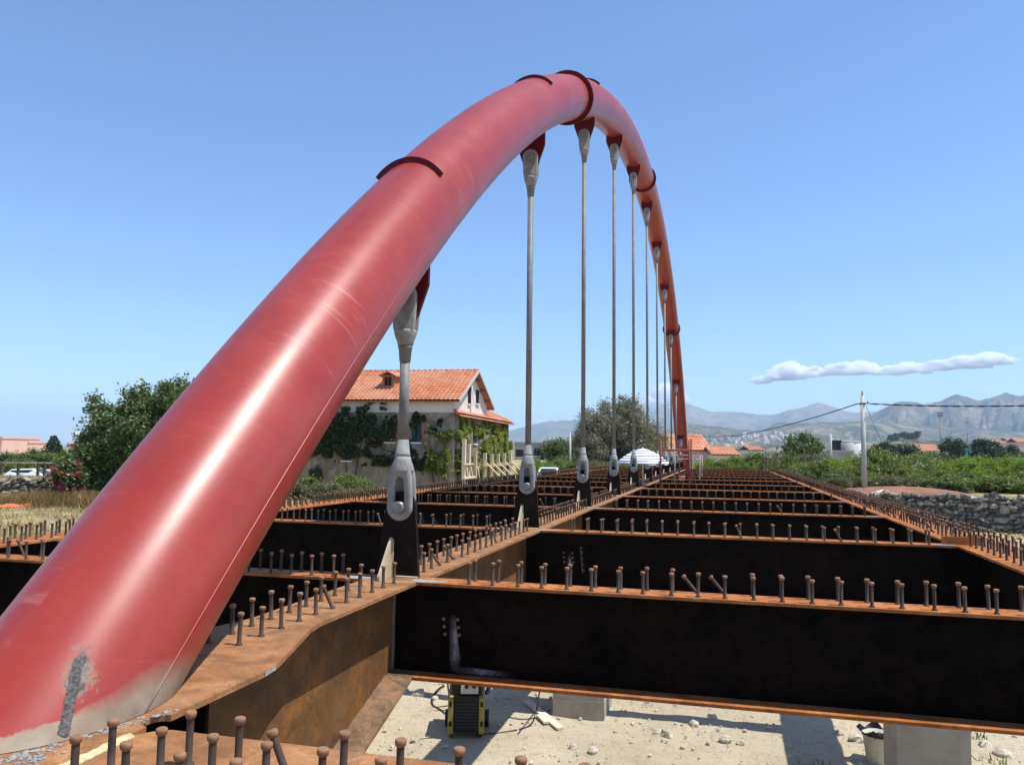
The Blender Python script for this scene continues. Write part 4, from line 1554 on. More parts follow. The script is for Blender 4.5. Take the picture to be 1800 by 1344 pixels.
# vines on the facade and the side wall
def wall_vine(name, label, specs, mat, leaf, seed, stems):
    r = np.random.default_rng(seed)
    Ps = []
    for (wall, a0, a1, z0, z1, n, out, thr) in specs:
        a = r.uniform(a0, a1, n * 4); z = r.uniform(z0, z1, n * 4)
        ca, cz = (a - a0) / (a1 - a0) * 2 - 1, (z - z0) / (z1 - z0) * 2 - 1
        f = np.array([mnoise.fractal((x * 0.9 + seed, y * 0.9, 1.0), 1.0, 2.0, 3) for x, y in zip(a, z)])
        keep = (f - 0.55 * np.maximum(0, np.hypot(ca, cz) - 0.55)) > thr
        a, z, f = a[keep][:n], z[keep][:n], f[keep][:n]
        d = -np.minimum(np.abs(r.normal(size=len(a))) * out, 0.5) * 0.8 - 0.03
        Ps.append(np.stack([a, d, z], 1) if wall == 'front' else np.stack([d, a, z], 1))
    P = np.concatenate(Ps)
    W = np.array([[ev[0], eu[0], 0], [ev[1], eu[1], 0], [0, 0, 1]])
    P = P @ W.T + np.array([KC[0], KC[1], 0])
    t = thing(name, label, 'climbing plant', (float(P[:, 0].mean()), float(P[:, 1].mean()), HZ0))
    org = np.array(t.location)
    V, Q = leaf_quads(P - org, leaf, 0.5, 1.4, seed)
    link('leaves', np_mesh('vine_leaves', V, Q, mat), t)
    sm = MB()
    for (a0, z0, a1, z1, wall) in stems:
        pts = []
        for k in range(8):
            q_ = k / 7
            a, z = a0 + (a1 - a0) * q_ + r.normal() * 0.08, z0 + (z1 - z0) * q_
            L = np.array([a, -0.05, z]) if wall == 'front' else np.array([-0.05, a, z])
            pts.append(L @ W.T + np.array([KC[0], KC[1], 0]) - org)
        sm.path(pts, list(np.linspace(0.05, 0.015, 8)), 5)
    sm.build('stem', M['bark'], t)


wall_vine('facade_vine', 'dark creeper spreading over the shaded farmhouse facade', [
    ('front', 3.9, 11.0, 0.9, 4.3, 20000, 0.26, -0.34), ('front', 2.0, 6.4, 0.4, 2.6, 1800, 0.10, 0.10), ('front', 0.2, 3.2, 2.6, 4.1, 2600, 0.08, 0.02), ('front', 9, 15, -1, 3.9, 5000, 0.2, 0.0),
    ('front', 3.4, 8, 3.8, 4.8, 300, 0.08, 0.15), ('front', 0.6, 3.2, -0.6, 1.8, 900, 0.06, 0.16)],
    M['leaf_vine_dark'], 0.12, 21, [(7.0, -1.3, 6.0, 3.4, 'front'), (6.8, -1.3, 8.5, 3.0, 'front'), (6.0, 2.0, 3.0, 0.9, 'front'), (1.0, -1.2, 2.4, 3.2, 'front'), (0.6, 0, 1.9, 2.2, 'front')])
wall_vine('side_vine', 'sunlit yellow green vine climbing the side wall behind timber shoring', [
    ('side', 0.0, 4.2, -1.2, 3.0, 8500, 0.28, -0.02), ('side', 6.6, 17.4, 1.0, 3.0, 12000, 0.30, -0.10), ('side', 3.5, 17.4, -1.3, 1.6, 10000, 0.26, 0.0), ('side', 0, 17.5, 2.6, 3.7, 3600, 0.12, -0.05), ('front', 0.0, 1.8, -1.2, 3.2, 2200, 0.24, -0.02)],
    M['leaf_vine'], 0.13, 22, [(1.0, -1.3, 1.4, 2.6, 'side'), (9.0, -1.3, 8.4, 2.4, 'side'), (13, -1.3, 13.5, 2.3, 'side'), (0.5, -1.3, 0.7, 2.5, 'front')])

# timber shoring against the side wall
sh = thing('timber_shoring', 'pale timber posts and raking struts shoring the vine covered side wall', 'shoring', (KC[0], KC[1], HZ0))


def sb(mb, name):
    mb.xform(HM)
    mb.f = [f[::-1] for f in mb.f]
    return mb.build(name, M['wood'], sh)


for i, u in enumerate((0.35, 1.55, 3.4, 6.4, 8.6, 10.9, 13.2, 15.6)):
    m = MB()
    z1 = (2.25, 1.95, 1.45, 1.35, 1.3, 1.3, 1.35, 1.4)[i]
    w = 0.10 if i > 1 else 0.14
    m.box(-0.72 if i < 3 else -0.68, -0.50 if i < 3 else -0.46, u - w, u + w, HZ0 - 0.2, z1)
    sb(m, 'post')
    m = MB()
    z0_ = z1 - 0.95
    if i < 3:
        m.path([(-0.80, u, 0.4), (-0.80, u + 0.9, HZ0 + 0.1)], 0.04, 6)
        m.path([(-0.80, u + 0.3, -0.6), (-0.80, u - 0.5, HZ0 + 0.1)], 0.035, 6)
    else:
        mm = [(-0.7, u, z0_ + 0.2), (-2.6, u + 0.5, HZ0 + 0.0)]
        m.path(mm, 0.085, 4)
    sb(m, 'raking_strut')
    if i >= 3:
        m = MB()
        m.box(-0.78, -0.44, u - 0.4, u + 0.4, z0_ - 0.03, z0_ + 0.05)
        sb(m, 'cleat')
        m = MB()
        m.box(-0.78, -0.44, u - 0.3, u + 0.3, HZ0 + 0.75, HZ0 + 0.83)
        sb(m, 'cleat')
m = MB()
m.box(-0.90, -0.73, -0.5, 2.4, -0.33, -0.21)
m.box(-0.88, -0.73, -0.2, 1.9, 0.57, 0.65)
sb(m, 'waling')

# ------------------------------------------------------------------ trees
tb = at_depth(264, 862, 40.0)
tree('broadleaf_tree', 'big dense green tree behind the foot of the arch', 'tree', (tb[0], tb[1], -1.1), 5.95, 2.95, 2.9, 2.75, M['leaf_tree'], 52000, 0.105, 260, 0.5, 31, 0.22, 0.2, None, 0.42)
tb = at_depth(330, 862, 41.5)
tree('broadleaf_tree', 'tall green tree mostly hidden behind the red arch', 'tree', (tb[0], tb[1], -1.1), 6.05, 2.6, 2.4, 2.6, M['leaf_tree'], 30000, 0.11, 180, 0.5, 32, 0.2, 0.2, None, 0.42)
tb = at_depth(176, 868, 38.5)
tree('low_tree', 'lower leafy tree at the left edge of the big tree', 'tree', (tb[0], tb[1], -1.1), 3.7, 1.15, 1.4, 1.8, M['leaf_tree'], 18000, 0.10, 120, 0.42, 33, 0.14, 0.2, None, 0.4)
tb = at_depth(1092, 838, 92.0)
tree('olive_tree', 'wide grey green olive tree behind the middle hangers', 'tree', (tb[0], tb[1], -1.2), 8.7, 4.0, 3.6, 4.0, M['leaf_olive'], 42000, 0.135, 260, 0.8, 34, 0.3, 0.15, None, 0.35)
tb = at_depth(1044, 838, 90.0)
tree('olive_tree', 'left crown of the olive trees beside the third hanger', 'tree', (tb[0], tb[1], -1.2), 7.2, 2.2, 2.6, 3.3, M['leaf_olive'], 22000, 0.135, 150, 0.75, 35, 0.22, 0.15, None, 0.35)
tb = at_depth(1148, 838, 95.0)
tree('olive_tree', 'thin right crown of the olive trees by the striped umbrella', 'tree', (tb[0], tb[1], -1.2), 6.6, 2.0, 2.2, 2.9, M['leaf_olive'], 7000, 0.135, 80, 0.8, 36, 0.2, 0.15, None, 0.35)
tb = at_depth(982, 822, 120.0)
tree('small_tree', 'small dark tree in front of the far grey houses', 'tree', (tb[0], tb[1], -1.4), 5.0, 2.4, 2.2, 2.0, M['leaf_tree'], 4500, 0.26, 60, 0.8, 37, 0.15, 0.3)
tb = at_depth(1412, 826, 120.0)
tree('small_tree', 'dark round headed tree rising behind the hedge left of the pole', 'tree', (tb[0], tb[1], -1.0), 5.4, 2.7, 2.4, 2.0, M['leaf_tree'], 6500, 0.26, 70, 0.8, 38, 0.2, 0.4)
for i, (px, top, D, rx, lab) in enumerate(((1672, 772, 170, 2.6, 'dark cypress like tree left of the right floodlight mast'), (1590, 781, 160, 2.3, 'dusky tree above the hedge below the wooded knoll'), (1725, 776, 180, 2.2, 'dark pine tree just right of the floodlight masts'),
                                           (1740, 773, 185, 2.0, 'narrow dark tree beyond the floodlight masts'), (1552, 780, 150, 2.0, 'small tree just right of the utility pole'), (1778, 785, 175, 3.0, 'low green tree at the right edge beyond the hedge'))):
    P = at_depth(px, top, D)
    g0 = -1.0
    tree('far_tree', lab, 'tree', (P[0], P[1], g0), P[2] - g0, rx, rx, (P[2] - g0) * 0.42, M['leaf_dark'], 2600, 0.34, 45, 0.9, 60 + i, 0.16, 0.3, 'trees beyond the hedge')
# araucaria
P = at_depth(95, 765, 110.0)
t = thing('araucaria_tree', 'pointed tiered conifer behind the hedge at the left', 'tree', (P[0], P[1], -1.3))
hh = P[2] + 1.3
m = MB(); m.path([(0, 0, -0.3), (0, 0, hh * 0.6), (0, 0, hh)], [0.16, 0.1, 0.03], 7); m.build('trunk', M['bark'], t)
Ps = []
for k in range(9):
    z = hh * (0.30 + 0.70 * k / 9); rad = 1.75 * (1 - k / 9.4)
    for a in range(7):
        th = 2 * math.pi * a / 7 + k
        q_ = rng.random(36)
        Ps.append(np.stack([np.cos(th) * rad * q_, np.sin(th) * rad * q_, z + 0.25 * q_ ** 2 * rad + rng.normal(size=36) * 0.06], 1) + rng.normal(size=(36, 3)) * 0.06)
Pn = np.concatenate(Ps)
V, Q = leaf_quads(Pn, 0.22, 0.2, 1.8, 5)
link('crown', np_mesh('crown', V, Q, M['leaf_dark']), t)

# bougainvillea in front of the tree
P = at_depth(122, 836, 36.5)
t = thing('bougainvillea', 'bougainvillea with pink flowers at the left of the tree', 'shrub', (P[0], P[1], -1.1))
Pf = crown_points(3600, 0.62, 0.6, 0.85, 60, 0.3, 44, 0.4); Pf[:, 2] += 1.1
V, Q = leaf_quads(Pf, 0.11, 0.4, 1.6, 44); link('foliage', np_mesh('foliage', V, Q, M['leaf_tree']), t)
fl = crown_points(1500, 0.68, 0.66, 0.92, 26, 0.24, 45, 0.72); fl[:, 2] += 1.12
lower = rng.normal(size=(240, 3)) * np.array([0.1, 0.1, 0.12]) + np.array([-0.62, -0.15, 0.18])
fl = np.concatenate([fl, lower])
V, Q = leaf_quads(fl, 0.10, 0.4, 1.2, 46); link('flowers', np_mesh('flowers', V, Q, M['flower']), t)
m = MB(); m.path([(0, 0, -0.2), (0.05, 0, 0.5), (0.0, 0.05, 1.2)], [0.05, 0.04, 0.02], 6); m.build('stem', M['bark'], t)

# ------------------------------------------------------------------ hedge and scrub
HB = [  # kind, px, top, Y, width
    ('bright', 1248, 806, 88, 4.2), ('bright', 1290, 800, 92, 5.0), ('mid', 1335, 797, 90, 4.6), ('grey', 1345, 806, 80, 4.4), ('bright', 1322, 810, 84, 3.6), ('grey', 1382, 795, 92, 4.6), ('mid', 1372, 806, 74, 4.0),
    ('grey', 1420, 798, 84, 5.4), ('mid', 1432, 812, 70, 3.8), ('bright', 1470, 806, 72, 4.2), ('bright', 1490, 801, 78, 4.6), ('mid', 1450, 803, 88, 4.2), ('tree', 1478, 826, 62, 3.0), ('mid', 1540, 790, 74, 4.4), ('mid', 1556, 800, 64, 4.4),
    ('tree', 1585, 806, 68, 4.6), ('mid', 1610, 800, 78, 5.2), ('tree', 1648, 799, 82, 5.4), ('mid', 1600, 824, 58, 4.0), ('mid', 1640, 828, 57, 3.8), ('bright', 1690, 806, 70, 4.8), ('bright', 1726, 801, 74, 5.4), ('bright', 1768, 803, 72, 5.2),
    ('tree', 1700, 830, 60, 3.8), ('mid', 1735, 836, 56, 3.6), ('mid', 1776, 838, 55, 3.4), ('bright', 1806, 806, 68, 4.2), ('grey', 1570, 832, 56, 3.2), ('mid', 1520, 828, 60, 3.2), ('tree', 1664, 838, 55, 3.0), ('mid', 1830, 826, 62, 4.6),
    ('mid', 1500, 820, 66, 3.2), ('tree', 1395, 822, 66, 2.6), ('bright', 1410, 812, 78, 3.4), ('mid', 1266, 812, 84, 3.0), ('dark', 1640, 796, 96, 4.0), ('dark', 1530, 797, 96, 4.0), ('tree', 1790, 798, 90, 5.0), ('grey', 1475, 838, 58, 2.2)]
cnt = {}
PLACE = [(1300, 'behind the far end of the deck'), (1400, 'beyond the far right corner of the deck'), (1515, 'left of the utility pole'), (1620, 'right of the utility pole'), (1720, 'above the right stone wall'), (9999, 'at the right edge above the stone wall')]
ROWW = ['front', 'second', 'third', 'fourth', 'fifth', 'sixth', 'seventh', 'eighth', 'ninth']
items = []
for it in HB:
    pl = next(w for lim, w in PLACE if it[1] < lim)
    items.append((pl, it))
for pl in dict.fromkeys(p_ for p_, _ in items):
    grp = sorted([it for p_, it in items if p_ == pl], key=lambda i_: i_[3])
    kc = {}
    for it in grp:
        kc.setdefault(it[0], []).append(it)
    for kd, lst in kc.items():
        for i, it in enumerate(lst):
            extra = '' if len(lst) == 1 else ', %s' % ['nearest', 'second nearest', 'third nearest', 'fourth nearest', 'fifth nearest'][i]
            bush(it[0], it[1], it[2], it[3], it[4], '%s %s%s' % (KIND_WORDS[kd], pl, extra), 'hedge of scrub along the river bank', RBANK if it[1] > 1380 else None)
HB2 = [('mid', 548, 838, 38, 2.8, 'loose green bush at the house wall right beside the arch'), ('grey', 508, 842, 36, 2.6, 'straw coloured weeds in front of the house beside the arch'), ('mid', 618, 832, 40, 2.4, 'taller green bush at the foot of the farmhouse facade'),
       ('grey', 585, 848, 37, 2.2, 'dry weeds between the two bushes below the facade'), ('grey', 660, 850, 40, 2.0, 'small dry bush near the first hanger'), ('bright', 948, 806, 74, 3.0, 'light green bush left of the white car roof'),
       ('mid', 985, 808, 84, 4.0, 'green bush behind the white car roof'), ('grey', 1030, 806, 84, 3.4, 'brownish bush beside the small white pole'), ('mid', 1062, 812, 84, 3.6, 'green bush under the olive trees'), ('mid', 1115, 814, 88, 4.2, 'shaded bush behind the striped umbrella'),
       ('tree', 1000, 800, 96, 4.0, 'dark bush between the small pole and the olive'), ('bright', 930, 812, 68, 2.2, 'bright bush at the right end of the shored wall'), ('mid', 1170, 812, 90, 4.0, 'green bush left of the far arch foot'),
       ('tree', 18, 796, 70, 4.2, 'green hedge bush below the pink house'), ('tree', 62, 790, 72, 4.6, 'dark round hedge bush right of the pink house'), ('mid', 8, 812, 60, 3.2, 'light hedge bush at the left frame edge'), ('mid', 105, 794, 74, 3.8, 'hedge bush next to the tiered conifer'),
       ('bright', 10, 838, 48, 2.0, 'yellow green vine bush on the left terrace'), ('mid', 40, 806, 64, 3.0, 'small hedge bush above the left fence'), ('grey', 150, 864, 33, 1.8, 'dry brush at the foot of the big tree'), ('grey', 95, 872, 31, 1.6, 'tan brush below the bougainvillea')]
for kd, px, top, Y, w, lab in HB2:
    bush(kd, px, top, Y, w, lab, 'scattered bushes on the left bank' if px < 900 else 'bushes beyond the deck', -1.1 if px < 700 else None)

# ------------------------------------------------------------------ left bank: terrace wall, fence, cars, dry grass
def rubble_wall(name, label, p0, p1, z0, z1, th, sx, sz, seed, single=False, maxn=260, batter=0.0):
    """dry stone wall: every stone a lumpy block standing proud of a mortar core"""
    r = np.random.default_rng(seed)
    p0, p1 = np.array(p0, float), np.array(p1, float)
    L = np.linalg.norm(p1 - p0)
    d = (p1 - p0) / L
    nrm = np.array([d[1], -d[0]])
    if nrm @ (CAM_POS[:2] - p0) < 0:
        nrm = -nrm
    w = thing(name, label, 'wall', (p0[0], p0[1], z0))
    ang = math.atan2(d[1], d[0])
    w.rotation_euler = (0, 0, ang)
    side = -1.0 if (np.array([-d[1], d[0]]) @ nrm) < 0 else 1.0      # local y of the seen face
    core = MB()
    core.box(0, L, min(0, -side * th), max(0, -side * th), -0.3, z1 - z0 - 0.05)
    core.build('wall_core', M['mortar'], w)
    cap = MB()
    n = max(4, int(L / 0.5))
    vs, fs = [], []
    for i in range(n + 1):
        x = L * i / n
        for j in range(4):
            y = side * 0.10 - side * (th + 0.2) * j / 3
            vs.append((x, y, z1 - z0 - 0.06 + (0.09 + 0.06 * r.random() if 0 < j < 3 else 0.02 * r.random())))
    for i in range(n):
        for j in range(3):
            f = (i * 4 + j, (i + 1) * 4 + j, (i + 1) * 4 + j + 1, i * 4 + j + 1)
            fs.append(f if side < 0 else f[::-1])
    cap.add(vs, fs)
    cap.build('wall_cap', M['stone_cap'], w)
    protos = []
    for k in range(8):
        m = MB()
        n1, n2 = 7, 4
        vv = [(0, 0, -0.5)]
        for j in range(1, n2):
            ph = math.pi * j / n2
            for i in range(n1):
                a = 2 * math.pi * i / n1
                q_ = 1 + 0.22 * r.normal()
                q_ = min(1.45, max(0.62, q_ + 0.1 * r.normal()))
                cx = abs(math.cos(a)) ** 0.6 * np.sign(math.cos(a)); sx_ = abs(math.sin(a)) ** 0.6 * np.sign(math.sin(a))
                vv.append((0.52 * math.sin(ph) ** 0.5 * cx * q_, 0.5 * math.sin(ph) ** 0.5 * sx_ * q_, -0.5 * math.cos(ph)))
        vv.append((0, 0, 0.5))
        ff = [(0, 1 + (i + 1) % n1, 1 + i) for i in range(n1)]
        for j in range(n2 - 2):
            for i in range(n1):
                a = 1 + j * n1
                ff.append((a + i, a + (i + 1) % n1, a + n1 + (i + 1) % n1, a + n1 + i))
        e = 1 + (n2 - 2) * n1
        ff += [(e + i, e + (i + 1) % n1, len(vv) - 1) for i in range(n1)]
        m.add(vv, ff, 0, False)
        protos.append(m)
    meshes = [m.mesh('stone', M['stone']) for m in protos] if single else None
    rest = MB()
    z = 0.0
    cnt_ = 0
    while z < z1 - z0 - 0.02:
        hz = sz * r.uniform(0.75, 1.3)
        x = -sx * r.random()
        while x < L:
            wx = sx * r.uniform(0.6, 1.6)
            k = r.integers(0, 8)
            mt = Matrix.Translation((x + wx / 2, side * (0.01 + 0.05 * r.random()), z + hz / 2 + r.normal() * 0.06)) @ Matrix.Rotation(r.normal() * 0.35, 4, 'Y') @ Matrix.Rotation(r.normal() * 0.3, 4, 'Z') @ Matrix.Diagonal((wx * 1.02, 0.34, hz * r.uniform(0.75, 1.5), 1))
            wp = w.location + Matrix.Rotation(ang, 3, 'Z') @ mt.to_translation()
            pxx, pyy, dd = pix(wp)
            if 0 < x + wx / 2 < L:
                if single and cnt_ < maxn and -10 < pxx < 1810 and pyy < 960:
                    o = link('stone', meshes[k], w)
                    o.matrix_local = mt
                    cnt_ += 1
                else:
                    b_ = MB(); b_.v = list(protos[k].v); b_.f = protos[k].f
                    b_.xform(mt)
                    rest.add(b_.v, b_.f)
            x += wx
        z += hz
    if rest.v:
        tag(rest.build('stone_fill', M['stone'], w), kind='stuff')
    return w


rubble_wall('stone_retaining_wall', 'grey dry stone retaining wall on the right river bank', (6.2, Y_WALL), (19.0, Y_WALL - 0.4), -2.75, -0.66, 0.5, 0.30, 0.19, 5, True, 300)
wl0, wl1 = at_depth(-60, 870, 40.5), at_depth(98, 870, 41.5)
rubble_wall('terrace_wall', 'low grey rubble terrace wall at the left below the fence', (wl0[0], wl0[1]), (wl1[0], wl1[1]), -1.45, -0.27, 0.6, 0.26, 0.18, 6, True, 220)
# terrace behind it
tz = MB()
a, b_, c, d = at_depth(-400, 860, 41.2), at_depth(96, 860, 41.9), at_depth(90, 860, 90), at_depth(-400, 860, 90)
tz.add([(a[0], a[1], -0.33), (b_[0], b_[1], -0.33), (c[0], c[1], -2.6), (d[0], d[1], -2.6), (a[0], a[1], -4), (b_[0], b_[1], -4), (c[0], c[1], -4), (d[0], d[1], -4)],
       [(0, 1, 2, 3), (0, 4, 5, 1), (1, 5, 6, 2), (2, 6, 7, 3), (3, 7, 4, 0)])
tag(tz.build('terrace_ground', M['ground']), kind='structure')


def fence():
    p0, p1 = at_depth(-80, 838, 46), at_depth(104, 838, 47)
    f = thing('timber_fence', 'weathered rail and post fence along the left terrace', 'fence', (p0[0], p0[1], -0.36))
    d = np.array([p1[0] - p0[0], p1[1] - p0[1], 0])
    for k in (0.0, 0.22, 0.44, 0.60, 0.79, 0.855, 1.0):
        q_ = d * k
        MB().box(q_[0] - 0.06, q_[0] + 0.06, q_[1] - 0.06, q_[1] + 0.06, 0, 0.84 + 0.05 * (k % 0.3)).build('fence_post', M['bark'], f)
    m = MB(); m.path([(0, 0, 0.82), tuple(d * 0.5 + np.array([0, 0, 0.80])), tuple(d + np.array([0, 0, 0.83]))], 0.055, 6)
    m.build('fence_rail', M['galv_dark'], f)


fence()


def car(name, label, loc, rz, scale=1.0):
    c = thing(name, label, 'car', loc, rz)
    L, W = 4.1 * scale, 1.7 * scale
    prof = [(-L / 2, 0.35), (-L / 2, 0.85), (-L * 0.42, 0.98), (-L * 0.30, 1.02), (-L * 0.20, 1.40), (L * 0.12, 1.46), (L * 0.30, 1.02), (L * 0.46, 0.86), (L / 2, 0.70), (L / 2, 0.35)]
    m = MB()
    n = len(prof)
    rings = []
    for y, k in ((-W / 2, 0.97), (-W * 0.42, 1.0), (W * 0.42, 1.0), (W / 2, 0.97)):
        rings.append([(x * (0.985 if k < 1 else 1), y * (1 if z < 1.1 else 0.84), z * k if z > 1.1 else z) for x, z in prof])
    vs = [p_ for rg in rings for p_ in rg]
    fs = []
    for j in range(3):
        for i in range(n):
            fs.append((j * n + i, (j + 1) * n + i, (j + 1) * n + (i + 1) % n, j * n + (i + 1) % n))
    fs += [tuple(range(n)), tuple(range(3 * n, 4 * n))[::-1]]
    m.add(vs, fs, 0, False)
    m.f = [f[::-1] for f in m.f]
    m.build('car_body', M['carpaint'], c)
    for s_ in (-1, 1):
        g = MB()
        y0 = s_ * W / 2 * 0.90
        vs = [(-L * 0.27, y0 * 1.085, 1.03), (L * 0.25, y0 * 1.085, 1.03), (L * 0.11, y0 * 0.95, 1.38), (-L * 0.19, y0 * 0.95, 1.34)]
        g.add(vs, [(0, 1, 2, 3) if s_ < 0 else (3, 2, 1, 0)])
        g.build('side_window', M['glass'], c)
    for (xa, za, xb, zb, nm) in ((L * 0.295, 1.05, L * 0.135, 1.44, 'windscreen'), (-L * 0.305, 1.05, -L * 0.208, 1.38, 'rear_window')):
        g = MB()
        e = 0.012 if xa > 0 else -0.012
        vs = [(xa + e, -W * 0.39, za), (xa + e, W * 0.39, za), (xb + e, W * 0.34, zb), (xb + e, -W * 0.34, zb)]
        g.add(vs, [(0, 1, 2, 3) if xa > 0 else (3, 2, 1, 0)])
        g.build(nm, M['glass'], c)
    for x in (-L * 0.31, L * 0.31):
        for s_ in (-1, 1):
            w = MB(); w.tube((x, s_ * (W / 2 - 0.18), 0.31), (x, s_ * (W / 2 + 0.01), 0.31), 0.31, 0.31, 16)
            o = w.build('wheel', M['black'], c)
            h2 = MB(); h2.tube((x, s_ * (W / 2), 0.31), (x, s_ * (W / 2 + 0.02), 0.31), 0.19, 0.17, 12)
            h2.build('rim', M['galv'], o)
    return c


P = at_depth(965, 821, 63.0)
car('parked_car', 'white car whose roof shows behind the left girder', (P[0], P[1], P[2] - 1.46), math.radians(100))
P = at_depth(52, 829, 52.0)
car('parked_car', 'white car parked behind the terrace fence at the left', (P[0], P[1], P[2] - 1.22), math.radians(22))
P = at_depth(88, 829, 55.0)
car('parked_car', 'white car behind the fence next to the bougainvillea', (P[0], P[1], P[2] - 1.30), math.radians(8))

# orange safety netting
m = MB()
p0, p1 = at_depth(-60, 897, 31.5), at_depth(57, 885, 32.5)
n = 14
vs, fs = [], []
for i in range(n + 1):
    for j in range(3):
        t = i / n
        P = p0 + (p1 - p0) * t
        vs.append((P[0] + 0.05 * math.sin(i), P[1] + 0.12 * j + 0.05 * math.sin(2.2 * i), -1.02 + (0.17 - 0.03 * math.sin(i * 1.3) - 0.05 * (1 - t)) * (1 - abs(j - 1))))
for i in range(n):
    for j in range(2):
        fs.append((i * 3 + j, (i + 1) * 3 + j, (i + 1) * 3 + j + 1, i * 3 + j + 1))
m.add(vs, fs, 0, True)
tag(m.build('safety_netting', M['net']), 'orange plastic safety netting lying on the dry grass at left', 'netting')


# dry grass and weeds on the left bank
def grass(name, label, n, sampler, hgt, mat, seed, wid=0.02):
    r = np.random.default_rng(seed)
    P = sampler(r, n)
    a = r.uniform(0, 2 * math.pi, n)
    lean = r.normal(size=(n, 2)) * 0.35
    h_ = hgt * r.uniform(0.4, 1.3, n)
    w = wid * r.uniform(0.6, 1.4, n)
    dx = np.stack([np.cos(a) * w, np.sin(a) * w, np.zeros(n)], 1)
    tip = P + np.stack([lean[:, 0] * h_, lean[:, 1] * h_, h_], 1)
    V = np.stack([P - dx, P + dx, tip], 1).reshape(-1, 3)
    Q = np.arange(n * 3).reshape(n, 3)
    tag(link(name, np_mesh(name, V, Q, mat, False, True)), label, 'grass', None, 'stuff')


def bank_sampler(r, n):
    # clumpy scatter between the left girder and the terrace wall
    c = 900
    cx = r.uniform(-36, -13.6, c); cy_ = r.uniform(14, 46, c)
    k = r.integers(0, c, n)
    x = cx[k] + r.normal(size=n) * 0.5; y = cy_[k] + r.normal(size=n) * 0.5
    ok = x < -13.2
    x = np.where(ok, x, -14 - np.abs(x + 13))
    return np.stack([x, y, ground_z(x, y) - 0.02], 1)


grass('dry_grass', 'tan dry grass covering the left bank', 34000, bank_sampler, 0.18, M['straw'], 8, 0.018)
grass('weeds', 'green weeds among the dry grass on the left bank', 7000, bank_sampler, 0.20, M['leaf_mid'], 9, 0.024)


def brush_sampler(r, n):
    p_ = at_depth(130, 872, 34.0)
    k = r.integers(0, 30, n); cc = r.normal(size=(30, 2))
    x = p_[0] + cc[k, 0] * 1.5 + r.normal(size=n) * 0.3; y = p_[1] + cc[k, 1] * 0.8 + r.normal(size=n) * 0.3
    return np.stack([x, y, ground_z(x, y) - 0.02], 1)


grass('dead_brush', 'rust brown dead brush below the big tree', 9000, brush_sampler, 0.55, M['leaf_rust'], 10, 0.022)


def wall_top_sampler(r, n):
    x = r.uniform(6.3, 19, n); y = Y_WALL + r.uniform(0.0, 1.2, n)
    return np.stack([x, y, np.full(n, RBANK + 0.02)], 1)


grass('verge_grass', 'dry grass fringe along the top of the right stone wall', 3500, wall_top_sampler, 0.16, M['straw'], 11, 0.02)


def terr_sampler(r, n):
    t = r.random(n)[:, None]
    p_ = wl0 + (wl1 - wl0) * t
    return np.stack([p_[:, 0] + r.normal(size=n) * 0.1, p_[:, 1] + r.uniform(0, 1.6, n), np.full(n, -0.34)], 1)


grass('terrace_grass', 'dry grass along the top of the left terrace wall', 4000, terr_sampler, 0.25, M['straw'], 12, 0.02)


def rubble_sampler(r, n):
    x = r.uniform(7, 22, n); y = r.uniform(38, 46.8, n)
    return np.stack([x, y, ground_z(x, y)], 1)


grass('scrub_tufts', 'sparse green tufts on the rubble slope below the right wall', 3000, rubble_sampler, 0.25, M['leaf_grey'], 13, 0.03)

# red soil heap and white pipe by the pole
m = MB()
ps = at(1600, 868, 54)
nn = 24
vs, fs = [], []
for i in range(nn + 1):
    for j in range(9):
        x = 6.5 + 7.5 * i / nn; y = 50.0 + 6 * j / 8
        h_ = 0.42 * math.sin(math.pi * i / nn) ** 0.6 * math.sin(math.pi * j / 8) ** 0.7 + 0.05 * mnoise.noise((x * 2, y * 2, 0))
        vs.append((x, y, RBANK - 0.05 + h_))
for i in range(nn):
    for j in range(8):
        fs.append((i * 9 + j, (i + 1) * 9 + j, (i + 1) * 9 + j + 1, i * 9 + j + 1))
m.add(vs, fs, 0, True)
tag(m.build('soil_heap', M['redsoil']), 'low heap of red soil beside the utility pole', 'soil heap')
for (a_, b2, lab) in (((1530, 868), (1552, 862), 'white pipe lying on the soil beside the utility pole'), ((1402, 833), (1418, 833), 'white board at the far right corner of the deck'), ((1416, 835), (1432, 840), 'white pipe beyond the far right edge girder')):
    Yp = 49.5 if a_[0] > 1450 else 80.5
    m = MB(); m.tube(tuple(at(*a_, Yp)), tuple(at(*b2, Yp + 1.2)), 0.07, 0.07, 8)
    tag(m.build('white_pipe', M['white']), lab, 'pipe')

# ------------------------------------------------------------------ utility poles and cables
def utility_pole(label, px, base_y, top_y, Y, r0, r1, gz):
    B = at(px, base_y, Y)
    T = at(px - 1, top_y, Y)
    p_ = thing('utility_pole', label, 'pole', (B[0], B[1], gz))
    H = T[2] - gz
    MB().tube((0, 0, -0.2), (0, 0, H), r0, r1, 14).build('pole_shaft', M['pole'], p_)
    return p_, B, H


p1, PB, PH = utility_pole('tall pale concrete utility pole carrying the cable at right', 1520, 860, 695, 52.5, 0.17, 0.11, RBANK)
m = MB()
m.tube((0, 0, PH), (0, 0, PH + 0.28), 0.05, 0.04, 8)
m.build('pole_cap', M['galv_dark'], p1)
m = MB()
zc2 = PH - 0.50
m.box(-0.16, 0.16, -0.16, 0.16, zc2 - 0.06, zc2 + 0.06)
m.tube((-0.3, 0, zc2), (0.42, 0, zc2 + 0.02), 0.03, 0.03, 6)
m.tube((0.3, 0, zc2 + 0.0), (0.3, 0, zc2 + 0.16), 0.05, 0.03, 8)
m.build('cable_clamp', M['galv_dark'], p1)


